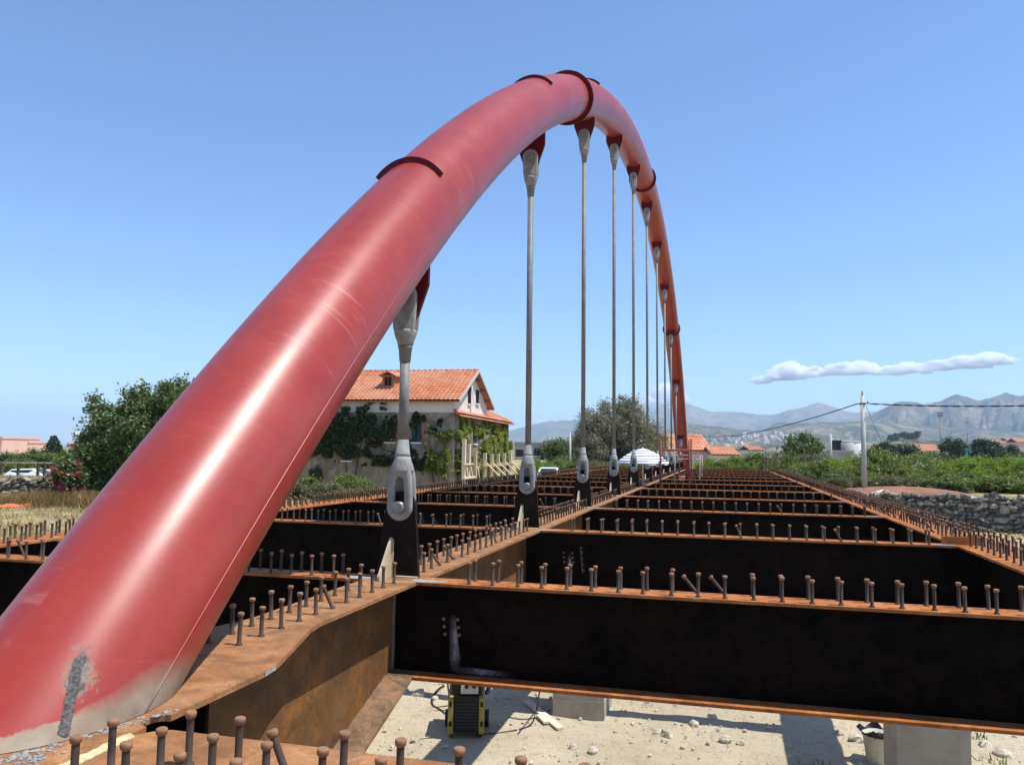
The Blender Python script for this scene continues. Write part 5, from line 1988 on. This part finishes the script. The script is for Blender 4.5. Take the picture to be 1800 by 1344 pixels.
def sag(a, b, s_, n=28):
    a, b = np.array(a), np.array(b)
    return [a + (b - a) * t - np.array([0, 0, 4 * s_ * t * (1 - t)]) for t in np.linspace(0, 1, n)]


top = np.array([PB[0], PB[1], RBANK + zc2])
m = MB()
m.path(sag(top + np.array([-0.3, 0, 0]), at(1195, 762, 120), 1.1), 0.032, 6)
tag(m.build('overhead_cable', M['cable']), 'dark overhead cable sagging from the pole towards the arch', 'cable')
m = MB()
base = sag(top + np.array([0.4, 0, 0]), at(2080, 700, 44), 0.25, 80)
for k in range(2):
    m.path([p_ + 0.024 * np.array([0, math.cos(i * 0.9 + math.pi * k), math.sin(i * 0.9 + math.pi * k)]) for i, p_ in enumerate(base)], 0.022, 5)
tag(m.build('overhead_cable', M['cable']), 'twisted overhead cable running from the pole to the right edge', 'cable')
m = MB(); m.path(sag(top + np.array([0.2, 0, -0.1]), top + np.array([1.1, 0.6, -2.2]), 0.1, 6), 0.012, 5)
tag(m.build('stay_wire', M['cable']), 'thin loose wire hanging from the top of the utility pole', 'wire')
utility_pole('small white utility pole left of the olive trees', 1002, 822, 760, 86, 0.14, 0.10, -1.2)
utility_pole('thin grey pole standing left of the pale tank', 1461, 800, 763, 150, 0.20, 0.14, -1.0)

# ------------------------------------------------------------------ umbrella
P = at(1130, 787, 36.8)
u_ = thing('beach_umbrella', 'white beach umbrella with navy stripes standing on the deck', 'umbrella', (P[0], P[1], 0.0))
ZT = P[2]
RU, HU = 1.17, 0.62
m = MB()
nseg, nr2 = 8, 7
vs, fs = [], []
nn = nseg * 4
for j in range(nr2 + 1):
    t = j / nr2
    for i in range(nn):
        a = 2 * math.pi * i / nn + 0.2
        rib = abs(math.cos(a * nseg / 2 - 0.2 * nseg / 2)) ** 1.0
        rad = RU * t * (0.955 + 0.045 * rib)
        z = -HU * (t ** 1.7) - 0.045 * t * (1 - rib) * 0.0 + 0.03 * t * rib - (0.03 * t if True else 0)
        vs.append((rad * math.cos(a), rad * math.sin(a), z))
for j in range(nr2):
    for i in range(nn):
        fs.append((j * nn + i, (j + 1) * nn + i, (j + 1) * nn + (i + 1) % nn, j * nn + (i + 1) % nn))
o = len(vs)
for i in range(nn):                                           # valance
    x, y, z = vs[nr2 * nn + i]
    vs.append((x * 1.004, y * 1.004, z - 0.075 - 0.02 * math.sin(i * 1.57)))
for i in range(nn):
    fs.append((nr2 * nn + i, o + i, o + (i + 1) % nn, nr2 * nn + (i + 1) % nn))
m.add(vs, fs, 0, True)
m.build('canopy', M['umbrella'], u_, (0, 0, ZT - 0.03))
m = MB(); m.tube((0, 0, 0.0), (0, 0, ZT + 0.03), 0.022, 0.022, 8); m.build('umbrella_pole', M['white'], u_)
m = MB(); m.lathe([(0.16, 0.002), (0.15, 0.10), (0.05, 0.14)], 14); m.build('umbrella_base', M['concrete'], u_)
m = MB()
for i in range(8):
    a = 2 * math.pi * i / 8 + 0.2
    m.tube((0, 0, ZT - 0.45), (0.62 * math.cos(a), 0.62 * math.sin(a), ZT - 0.27), 0.008, 0.008, 5)
m.build('umbrella_ribs', M['galv_dark'], u_)
# ------------------------------------------------------------------ scaffold at the far arch foot
sc_ = thing('tube_scaffold', 'red tubular scaffold frame standing on the deck before the far arch foot', 'scaffold', tuple(at_z(1187, 852, 0)))
so = np.array(sc_.location)


def sc_bar(a, b, r=0.03, mat='red_steel', nm='scaffold_tube'):
    m = MB(); m.tube(tuple(np.array(a) - so), tuple(np.array(b) - so), r, r, 7)
    m.build(nm, M[mat], sc_)


posts = {}
for nm, px, by, ty, mat in (('a', 1161, 857, 774, 'red_steel'), ('b', 1215, 850.5, 771, 'red_steel'), ('c', 1211, 848, 773, 'red_steel'), ('d', 1186, 848, 790, 'pale_steel'), ('e', 1230, 843.5, 798, 'pale_steel'), ('f', 1234, 838, 799, 'pale_steel'), ('g', 1194, 838, 796, 'red_steel')):
    B = at_z(px, by, 0.0)
    T = at(px, ty, B[1])
    posts[nm] = (B, T)
    sc_bar(B, T, 0.045 if mat == 'red_steel' else 0.04, mat, 'scaffold_post')


def on(nm, py):
    B, T = posts[nm]
    return at(pix(B)[0], py, B[1])


for a, b, ya, yb_, mat in (('a', 'b', 790, 790, 'red_steel'), ('d', 'c', 807, 806, 'pale_steel'), ('b', 'e', 797, 799, 'red_steel'), ('c', 'e', 806, 807, 'pale_steel'), ('a', 'c', 791, 791.5, 'red_steel'), ('g', 'f', 799, 801, 'pale_steel'), ('d', 'c', 794, 808, 'red_steel')):
    sc_bar(on(a, ya), on(b, yb_), 0.03, mat, 'scaffold_rail')
for px, py, lab in ((1197, 843, 'left pink bucket on the far deck under the scaffold'), (1201, 842.5, 'right pink bucket on the far deck under the scaffold')):
    B = at_z(px, py + 1.5, 0.0)
    m = MB(); m.lathe([(0.085, 0.002), (0.11, 0.26), (0.115, 0.26), (0.10, 0.22)], 12)
    tag(m.build('bucket', simple('pink_plastic_' + lab[:4].strip(), (0.75, 0.28, 0.34), 0.5), None, tuple(B)), lab, 'bucket')

# ------------------------------------------------------------------ distant buildings
def block(name, label, px0, px1, top, D, depth, gz, mat, roof=None, wins=(), group=None, rot=0.0):
    c = at_depth((px0 + px1) / 2, top, D)
    w = (px1 - px0) * D / FPX
    h_ = c[2] - gz
    t = thing(name, label, 'building', (c[0], c[1], gz), YAW + rot, group)
    MB().box(-w / 2, w / 2, 0, depth, -0.5, h_).build('wall', mat, t)
    if roof == 'tile':
        m = MB()
        rise = min(0.22 * depth, 0.30 * w) + 0.2
        m.prism([(-0.4, h_ - 0.05), (depth / 2, h_ + rise), (depth + 0.4, h_ - 0.05), (depth + 0.4, h_ - 0.18), (depth / 2, h_ + rise - 0.14), (-0.4, h_ - 0.18)], -w / 2 - 0.4, w / 2 + 0.4, 0, 'X')
        V, Q = tile_roof(-w / 2 - 0.4, w / 2 + 0.4, lambda s_: -0.45 + s_ * (depth / 2 + 0.45), lambda s_: h_ + s_ * (rise + 0.02), 6, 0.6, 0.09)
        add_np(m, V, Q)
        m.build('roof', M['tiles'] if D < 140 else M['tiles_far'], t)
    else:
        MB().box(-w / 2 - 0.15, w / 2 + 0.15, -0.15, depth + 0.15, h_ + 0.001, h_ + 0.35).build('parapet', mat, t)
    for (fx, fz, ww, wh) in wins:
        x = -w / 2 + fx * w
        z = fz * h_
        o = MB().box(x - ww / 2, x + ww / 2, -0.06, -0.003, z, z + wh).build('window', M['dark'], t)
        MB().box(x - ww / 2 - .1, x + ww / 2 + .1, -0.12, -0.003, z - 0.15, z - 0.01).build('sill', M['white'], o)
    return t


block('pink_house', 'pale pink flat roofed house block at the left frame edge', -62, 4, 770, 150, 12, -2.0, M['pink'], None, ((0.3, 0.5, 1.0, 1.2), (0.7, 0.5, 1.0, 1.2)))
block('pink_house', 'long low pink house wing behind the left hedge', -2, 50, 778, 158, 10, -2.0, M['pink'], None, ((0.1, 0.62, 0.5, 0.6), (0.42, 0.60, 0.8, 0.5), (0.75, 0.6, 0.7, 0.6)))
block('brown_house', 'dark house corner with red roof edge behind the big tree', 124, 150, 782, 105, 8, -1.5, M['greyb'], 'tile', ((0.5, 0.5, 0.8, 1.1),))
P = at_depth(138, 764, 105)
m = MB(); m.lathe([(0.02, 0.0), (0.25, 0.06), (0.42, 0.18), (0.40, 0.19), (0.22, 0.08), (0.02, 0.02)], 16)
m.xform(Matrix.Rotation(math.radians(60), 4, 'X') @ Matrix.Rotation(0.3, 4, 'Y'))
m.tube((0, 0, 0), (0, 0.1, -0.9), 0.04, 0.04, 6)
tag(m.build('satellite_dish', M['white'], None, tuple(P)), 'white satellite dish on the roof behind the big tree', 'dish')
block('apartment_block', 'low grey houses just right of the second hanger', 905, 962, 779, 210, 12, -3, M['greyb'], None, ((0.15, 0.45, 2.0, 2.0), (0.42, 0.3, 2.4, 2.4), (0.7, 0.5, 1.8, 2.0), (0.87, 0.3, 1.6, 2.2)))
block('apartment_block', 'grey terraced house left of the small white pole', 958, 1000, 776, 205, 12, -3, M['greyb'], None, ((0.2, 0.62, 3.0, 1.4), (0.6, 0.3, 2.6, 2.6), (0.85, 0.62, 1.2, 1.6)))
block('ochre_house', 'ochre house partly hidden by the olive trees', 1000, 1030, 784, 200, 10, -3, M['oldwall'], None, ((0.3, 0.5, 1.6, 1.6), (0.75, 0.5, 1.2, 1.6)))
block('tiled_house', 'patched orange roof seen behind the far arch foot', 1160, 1250, 791, 130, 16, -2, M['plaster'], 'tile', ((0.5, 0.5, 1.2, 1.4),))
block('tiled_house', 'lower red tiled roof right of the far arch foot', 1256, 1296, 799, 122, 14, -2, M['plaster'], 'tile', ((0.5, 0.4, 1.0, 1.2),), None, -0.1)
block('tiled_house', 'small red roofed house left of the dark round tree', 1320, 1342, 791, 230, 12, -3, M['plaster'], 'tile', ((0.5, 0.4, 1.6, 1.6),))
block('dark_shed', 'dark flat shed behind the red tiled roofs', 1268, 1296, 790, 260, 10, -3, M['greyb'], None, ((0.5, 0.4, 1.6, 1.6),))
block('tiled_house', 'long terracotta roof right of the pole above the hedge', 1560, 1580, 794, 260, 14, -3, M['plaster'], 'tile')
block('tiled_house', 'terracotta roof below the white house on the knoll', 1618, 1658, 793, 300, 14, -3, M['plaster'], 'tile')
block('white_house', 'small white house above the hedge right of the pole', 1603, 1615, 787, 330, 8, -3, M['white'], None)
block('teal_shed', 'turquoise roofed stand left of the right floodlight mast', 1690, 1700, 783, 330, 8, -3, M['teal'], None)
block('teal_shed', 'turquoise roofed stand right of the right floodlight mast', 1706, 1719, 783, 330, 8, -3, M['teal'], None)
block('white_house', 'pale house with flat roof at right among trees', 1748, 1768, 779, 520, 12, -3, M['pink'], 'tile')
block('white_house', 'larger pale house near the right frame edge', 1772, 1786, 774, 560, 12, -3, M['white'], 'tile')
block('white_house', 'pink roofed house at the right frame edge', 1788, 1812, 777, 540, 12, -3, M['pink'], 'tile')
block('long_wall', 'long dark boundary wall at right behind the hedge', 1735, 1830, 796, 240, 1, -3, M['mortar'], None)
# tank
P = at_depth(1494, 776, 190)
t = thing('storage_tank', 'pale round storage tank behind the hedge left of the pole', 'tank', (P[0], P[1], -3))
hh = P[2] + 3
m = MB(); m.lathe([(2.5, -0.3), (2.5, hh), (2.3, hh + 0.1), (0.1, hh + 0.15)], 32); m.build('tank_shell', M['tank'], t)
m = MB(); m.lathe([(2.54, hh - 0.22), (2.56, hh - 0.2), (2.56, hh - 0.05), (2.54, hh)], 32, caps=False); m.build('tank_rim', M['galv'], t)
block('dark_shed', 'dark square box left of the pale tank', 1470, 1478, 776, 186, 3, -3, M['dark'], None)
block('low_shed', 'long low grey shed roof below the pale tank', 1446, 1500, 794, 170, 6, -3, M['greyb'], None)

# floodlight masts
for px, ty, by, D, lab in ((1652, 730, 800, 330, 'left tall floodlight mast beyond the hedge'), (1700, 741, 800, 400, 'right slim floodlight mast beyond the hedge')):
    P = at_depth(px, ty, D)
    t = thing('floodlight_mast', lab, 'floodlight', (P[0], P[1], -3), YAW, 'sports ground floodlight masts')
    hh = P[2] + 3
    m = MB(); m.tube((0, 0, 0), (0, 0, hh), 0.34, 0.22, 10); m.build('mast', M['galv'], t)
    m = MB(); m.box(-1.2, 1.2, -0.2, 0.2, hh - 0.4, hh - 0.25); m.box(-0.9, 0.9, -0.2, 0.2, hh + 0.75, hh + 0.9); m.build('lamp_frame', M['galv_dark'], t)
    for i in range(4):
        for j in range(2):
            MB().box(-1.15 + i * 0.62, -0.70 + i * 0.62, -0.42, -0.05, hh - 0.2 + j * 0.85, hh + 0.35 + j * 0.85).build('lamp', M['galv_dark'] if px < 1680 else M['grey'], t)

# hillside village: every house an object
hm = MB(); hm.box(-6, 6, -5, 5, -6, 6)
hm2 = MB(); hm2.prism([(-6.5, 5.9), (6.5, 5.9), (0, 8.6)], -6.8, 6.8, 0, 'X')
vil_wall = [hm.mesh('village_wall', simple('village_wall_%d' % i, c_, 0.9, 0, 0.05)) for i, c_ in enumerate(((0.80, 0.76, 0.70), (0.70, 0.62, 0.52), (0.78, 0.66, 0.56)))]
vil_roof = hm2.mesh('village_roof', M['tiles_far'])
rv = np.random.default_rng(77)
nrw, ncl = TOWN.shape[:2]


def town_pt(px, s_):
    i = int(np.clip(np.interp(px, TCOLS, np.arange(ncl)), 0, ncl - 1))
    j = int(s_ * 0.72 * (nrw - 1))
    return TOWN[j, i]


vcount = 0
for _ in range(900):
    px = rv.normal(1335, 62) if rv.random() < 0.75 else rv.uniform(1215, 1500)
    s_ = np.clip(rv.normal(0.80, 0.10) if rv.random() < 0.75 else rv.uniform(0.35, 0.98), 0.3, 0.98)
    if not 1212 < px < 1500:
        continue
    P = town_pt(px, s_)
    if vcount >= 130:
        break
    sc = rv.uniform(0.55, 1.15)
    o = link('village_house', vil_wall[rv.integers(0, 3)])
    o.location = (P[0] + rv.normal() * 10, P[1] + rv.normal() * 10, P[2] + 4 * sc)
    o.scale = (sc * rv.uniform(0.8, 1.5), sc, sc)
    o.rotation_euler = (0, 0, rv.uniform(0, 3.14))
    tag(o, 'tiny pale house of the village on the far hillside', 'house', 'village houses on the hillside')
    if rv.random() < 0.12:
        r_ = link('roof', vil_roof, o)
    vcount += 1
for i, px in enumerate((1566, 1574, 1590, 1598, 1604, 1611)):
    P = at_depth(px, 764 if i < 2 else 762, 1060)
    tree('knoll_tree', '%s dark umbrella pine from the left on top of the knoll' % ['first', 'second', 'third', 'fourth', 'fifth', 'sixth'][i], 'tree', (P[0], P[1], P[2] - 9), 9 + (i % 3), 5, 5, 3.5, M['leaf_dark'], 700, 1.3, 18, 2.2, 90 + i, 0.4, 0.5, 'pines on the knoll')

# ------------------------------------------------------------------ things on the river bed below the deck
def bed_at(px, py, dz=0.0):
    return at_z(px, py, BED + dz)


W0 = bed_at(820, 1283)
wm = thing('welding_machine', 'wheeled welding machine with yellow side panels under the deck', 'welding machine', (W0[0], W0[1], BED), math.radians(16))
w, dp, hz = 0.86, 1.15, 1.42
MB().box(-w / 2 + 0.13, w / 2 - 0.13, -dp / 2, dp / 2, 0.14, 0.98).build('cabinet', M['black'], wm)
for s_ in (-1, 1):
    m = MB()
    m.prism([(-dp / 2 - 0.03, 0.12), (dp / 2, 0.12), (dp / 2, 1.0), (-dp / 2 + 0.12, 1.02), (-dp / 2 - 0.03, 0.94)], s_ * (w / 2 - 0.125) if s_ > 0 else -w / 2, w / 2 if s_ > 0 else -(w / 2 - 0.125), 0, 'X')
    sp_ = m.build('side_panel', M['yellow'], wm)
    for z in (0.30, 0.75):
        MB().box(s_ * (w / 2 - 0.06) - 0.03, s_ * (w / 2 - 0.06) + 0.03, -dp / 2 - 0.045, -dp / 2 - 0.031, z, z + 0.11).build('latch', M['black'], sp_)
m = MB()
for k in range(8):
    z = 0.26 + k * 0.075
    m.box(-w / 2 + 0.17, w / 2 - 0.17, -dp / 2 - 0.02, -dp / 2 - 0.002, z, z + 0.035)
m.build('grille', M['cable'], wm)
fd = MB(); fd.box(-w / 2 + 0.08, w / 2 - 0.06, -dp / 2 + 0.05, dp / 2 - 0.2, 1.0, 1.38); fd.build('wire_feeder', M['black'], wm)
cp = MB().box(-0.13, 0.28, -dp / 2 + 0.02, -dp / 2 + 0.048, 1.03, 1.32).build('control_panel', M['grey'], wm)
for x in (0.0, 0.18):
    m = MB(); m.tube((x, -dp / 2 + 0.018, 1.20), (x, -dp / 2 - 0.01, 1.20), 0.05, 0.045, 12); m.build('knob', M['black'], cp)
m = MB(); m.path(bez([(-w / 2 + 0.02, -dp / 2, 0.98), (-w / 2 + 0.02, -dp / 2 - 0.08, 1.42), (0.1, -dp / 2 - 0.08, 1.46), (w / 2 - 0.02, -dp / 2 - 0.08, 1.42), (w / 2 - 0.02, -dp / 2, 0.98)], 5), 0.024, 7); m.build('handle', M['galv_dark'], wm)
m = MB(); m.path(bez([(w / 2 - 0.05, -0.4, 1.40), (w / 2 + 0.10, -0.35, 1.30), (w / 2 + 0.08, -0.3, 1.02), (w / 2 - 0.02, -0.2, 0.95)], 5), 0.06, 7); m.build('torch_lead', M['blue'], wm)
for s_ in (-1, 1):
    m = MB(); m.tube((s_ * (w / 2 + 0.01), 0.32, 0.2), (s_ * (w / 2 + 0.11), 0.32, 0.2), 0.2, 0.2, 16); m.build('wheel', M['black'], wm)
    m = MB(); m.tube((s_ * (w / 2 - 0.12), -dp / 2 + 0.12, 0.07), (s_ * (w / 2 - 0.06), -dp / 2 + 0.12, 0.07), 0.07, 0.07, 10); m.build('caster', M['black'], wm)


def cable(label, pts, r=0.022, dz=0.03):
    P = []
    for q_ in pts:
        p_ = bed_at(q_[0], q_[1], dz if len(q_) < 3 else q_[2])
        P.append(p_)
    m = MB(); m.path(bez(P, 8), r, 6)
    tag(m.build('welding_cable', M['cable']), label, 'cable')


cable('grey hose looping on the sand left of the welding machine', [(800, 1270), (775, 1248), (760, 1238), (762, 1222), (772, 1210), (780, 1205)], 0.035)
cable('thin dark cable on the sand between haunch and welding machine', [(708, 1252), (735, 1250), (760, 1249), (790, 1247)], 0.016)
cable('thin cable lying slightly nearer than the other left of the machine', [(706, 1246), (740, 1245), (775, 1241), (795, 1238)], 0.014)
cable('dark cable looping right of the welding machine', [(835, 1290), (880, 1287), (930, 1275), (942, 1250), (946, 1230, 0.5), (950, 1205, 1.2)], 0.020)
cable('thin cable crossing the sand beside the boards', [(895, 1260), (920, 1263), (950, 1258), (968, 1246)], 0.014)
for (a_, b2, w_, lab) in (((925, 1232), (985, 1278), 0.20, 'long bleached board lying by the square concrete block'), ((948, 1258), (961, 1270), 0.16, 'short broken board next to the long bleached board')):
    A, B = bed_at(*a_, 0.05), bed_at(*b2, 0.05)
    d = B - A; L = np.linalg.norm(d); ang = math.atan2(d[1], d[0])
    m = MB(); m.box(0, L, -w_ / 2, w_ / 2, 0, 0.05)
    o = m.build('board', M['wood_white'], None, tuple(A))
    o.rotation_euler = (0, 0.02, ang)
    tag(o, lab, 'board')
# bucket with a black liner
B = bed_at(1546, 1338)
bk = thing('bucket', 'white bucket with a black liner beside the right pier', 'bucket', (B[0], B[1], BED))
bs = 1.35
m = MB(); m.lathe([(0.20 * bs, 0.0), (0.25 * bs, 0.42 * bs), (0.265 * bs, 0.42 * bs), (0.265 * bs, 0.45 * bs), (0.24 * bs, 0.45 * bs), (0.22 * bs, 0.30 * bs)], 18, caps=False); m.build('bucket_shell', M['grey'], bk)
m = MB()
vs, fs = [], []
for j in range(4):
    for i in range(16):
        a = 2 * math.pi * i / 16
        rr = (0.10, 0.24, 0.275, 0.25 + 0.05 * (i % 3))[j] * bs
        z = (0.28, 0.40, 0.46, 0.47 + 0.13 * max(0, math.sin(i * 1.9)))[j] * bs
        vs.append((rr * math.cos(a), rr * math.sin(a), z))
for j in range(3):
    for i in range(16):
        fs.append((j * 16 + i, j * 16 + (i + 1) % 16, (j + 1) * 16 + (i + 1) % 16, (j + 1) * 16 + i))
fs.append(tuple(range(16))[::-1])
m.add(vs, fs, 0, True); m.build('liner', M['black'], bk)

# stones: the larger ones single, the gravel as one mass
def lump(seed, mat):
    r = np.random.default_rng(seed)
    m = MB()
    n1, n2 = 8, 5
    vv = [(0, 0, -0.35)]
    for j in range(1, n2):
        ph = math.pi * j / n2
        for i in range(n1):
            a = 2 * math.pi * i / n1
            q_ = 1 + 0.16 * r.normal()
            vv.append((0.5 * math.sin(ph) * math.cos(a) * q_, 0.42 * math.sin(ph) * math.sin(a) * q_, -0.35 * math.cos(ph) * (1 + 0.1 * r.normal())))
    vv.append((0, 0, 0.35))
    ff = [(0, 1 + (i + 1) % n1, 1 + i) for i in range(n1)]
    for j in range(n2 - 2):
        for i in range(n1):
            a = 1 + j * n1
            ff.append((a + i, a + (i + 1) % n1, a + n1 + (i + 1) % n1, a + n1 + i))
    e = 1 + (n2 - 2) * n1
    ff += [(e + i, e + (i + 1) % n1, len(vv) - 1) for i in range(n1)]
    m.add(vv, ff)
    return m


lumps = [lump(200 + i, 'pebble') for i in range(6)]
lump_me = [l.mesh('stone', M['pebble']) for l in lumps]
for i, (px, py, s_, lab) in enumerate(((738, 1222, 0.42, 'large pale stone left of the looped hose'), (764, 1229, 0.24, 'small stone inside the hose loop'), (1253, 1262, 0.30, 'dark edged stone on the thin shadow right of the block'), (1156, 1288, 0.26, 'left of two pale stones in the middle sand'), (1172, 1292, 0.34, 'right of two pale stones in the middle sand'),
                                       (1276, 1302, 0.32, 'whitish stone right of the sand middle'), (1220, 1273, 0.26, 'pale stone below the thin beam shadow'), (1508, 1302, 0.36, 'flat stone left of the bucket'), (1730, 1312, 0.34, 'stone right of the weathered pier'), (1762, 1328, 0.40, 'big stone at the lower right corner'),
                                       (1008, 1314, 0.22, 'white lump on the sand below the square block'), (1042, 1322, 0.30, 'crumpled pale stone at the lower middle'), (1475, 1290, 0.24, 'stone beyond the broad girder shadow'), (727, 1300, 0.16, 'dark pebble near the haunch'), (1302, 1306, 0.2, 'small stone beside the whitish stone'))):
    P = bed_at(px, py)
    o = link('loose_stone', lump_me[i % 6]); o.location = (P[0], P[1], BED + 0.1 * s_); o.scale = (s_, s_, s_); o.rotation_euler = (0, 0, i * 1.3)
    tag(o, lab, 'stone', 'loose stones on the river bed')
V_, F_ = [], []
off = 0
rg = np.random.default_rng(4)
for i in range(2600):
    x = rg.uniform(-9, 12); y = rg.uniform(16, 34)
    s_ = 0.035 + 0.09 * rg.random() ** 3
    l = lumps[rg.integers(0, 6)]
    a = rg.uniform(0, 6.28)
    lv = np.array(l.v) * s_
    ca, sa = math.cos(a), math.sin(a)
    lv = np.stack([lv[:, 0] * ca - lv[:, 1] * sa, lv[:, 0] * sa + lv[:, 1] * ca, lv[:, 2]], 1) + np.array([x, y, BED + 0.02])
    V_.append(lv)
    F_.extend([tuple(q_ + off for q_ in f) for f in l.f])
    off += len(lv)
me = bpy.data.meshes.new('gravel'); me.from_pydata(np.concatenate(V_).tolist(), [], F_); me.materials.append(M['pebble'])
tag(link('gravel', me), 'scattered gravel on the sandy river bed', 'gravel', None, 'stuff')


def bed_sampler(r, n):
    c = 14
    cx = r.uniform(1.5, 9, c); cyy = r.uniform(17, 27, c)
    k = r.integers(0, c, n)
    x = cx[k] + r.normal(size=n) * 0.18; y = cyy[k] + r.normal(size=n) * 0.18
    return np.stack([x, y, np.full(n, BED)], 1)


grass('bed_weeds', 'sparse green weeds on the river bed by the right pier', 350, bed_sampler, 0.2, M['leaf_mid'], 15, 0.02)

# ------------------------------------------------------------------ cloud bank (real puffs far beyond the mountains)
def mat_cloud():
    m = bpy.data.materials.new('cloud_vapour')
    m.use_nodes = True
    nt = m.node_tree
    nt.nodes.clear()
    v = nt.nodes.new('ShaderNodeVolumePrincipled')
    v.inputs['Color'].default_value = (1, 1, 1, 1)
    v.inputs['Density'].default_value = 0.010
    v.inputs['Anisotropy'].default_value = 0.0
    o = nt.nodes.new('ShaderNodeOutputMaterial')
    nt.links.new(v.outputs[0], o.inputs['Volume'])
    return m


M['cloud'] = mat_cloud()


def cloud(label, spec, D, seed):
    """spec: list of (px, base_y, top_y, half width px)"""
    r = np.random.default_rng(seed)
    m = MB()
    k = D / FPX
    for (px, by, ty, hw) in spec:
        n = 60
        for i in range(n):
            fx = r.normal() * 0.5
            fx = max(-1, min(1, fx))
            room = (by - ty) * math.sqrt(max(0.05, 1 - fx * fx))
            rad = room * r.uniform(0.13, 0.42)
            cyy = by - rad * 0.25 - r.random() * max(0, room - rad * 1.25)
            c = at_depth(px + fx * hw, cyy, D + r.normal() * hw * k * 0.4)
            R0 = rad * k
            nu, nv_ = 20, 12
            vs, fs = [], []
            for j in range(nv_ + 1):
                ph = math.pi * j / nv_
                for a_ in range(nu):
                    th = 2 * math.pi * a_ / nu
                    d_ = Vector((math.sin(ph) * math.cos(th), math.sin(ph) * math.sin(th), math.cos(ph)))
                    q_ = 1 + 0.42 * mnoise.fractal(d_ * 2.2 + Vector((seed + i * 3.3, px * 0.1, 0)), 0.8, 2.0, 4)
                    zz = d_.z * (0.95 if d_.z > 0 else 0.25)
                    hx_, hd_ = d_.x * R0 * q_ * 1.35, d_.y * R0 * q_ * 1.6
                    vs.append((c[0] + hx_ * HL[0] + hd_ * HD[0], c[1] + hx_ * HL[1] + hd_ * HD[1], c[2] + zz * R0 * q_))
            for j in range(nv_):
                for a_ in range(nu):
                    fs.append((j * nu + a_, (j + 1) * nu + a_, (j + 1) * nu + (a_ + 1) % nu, j * nu + (a_ + 1) % nu))
            m.add(vs, fs, 0, True)
    tmp = m.build('cloud', M['cloud'])
    md = tmp.modifiers.new('fuse', 'REMESH')
    md.mode = 'VOXEL'
    md.voxel_size = 22.0
    dg = bpy.context.evaluated_depsgraph_get()
    me2 = bpy.data.meshes.new_from_object(tmp.evaluated_get(dg))
    tmp.modifiers.clear()
    tmp.data = me2
    me2.materials.clear()
    me2.materials.append(M['cloud'])
    me2.polygons.foreach_set('use_smooth', np.ones(len(me2.polygons), bool))
    tag(tmp, label, None, None, 'structure')


cloud('long white cumulus bank above the mountains', [(1338, 676, 658, 20), (1372, 670, 640, 28), (1392, 668, 632, 24), (1430, 664, 642, 24), (1480, 660, 634, 36), (1515, 660, 632, 30), (1560, 660, 640, 34), (1600, 658, 634, 40), (1650, 652, 630, 40), (1700, 648, 622, 44), (1740, 642, 616, 40), (1772, 640, 626, 26)], 26000, 3)
cloud('small white cumulus behind the far arch', [(1150, 722, 692, 16), (1172, 716, 672, 18), (1190, 712, 682, 18)], 26000, 5)
cloud('faint low cloud over the left hills', [(900, 748, 738, 16), (950, 750, 736, 22)], 26000, 7)

# ------------------------------------------------------------------ haze
hz_ = MB()
hz_.box(-15500, 15500, -2000, 15500, BED - 22.0, 720)
hob = hz_.build('haze', [])
hm_ = bpy.data.materials.new('haze_air')
hm_.use_nodes = True
hn = hm_.node_tree
hn.nodes.clear()
pv = hn.nodes.new('ShaderNodeVolumePrincipled')
pv.inputs['Color'].default_value = (0.56, 0.76, 1.0, 1)
pv.inputs['Density'].default_value = 9.5e-5
pv.inputs['Anisotropy'].default_value = 0.1
ho = hn.nodes.new('ShaderNodeOutputMaterial')
hn.links.new(pv.outputs[0], ho.inputs['Volume'])
hob.data.materials.append(hm_)
tag(hob, kind='stuff')
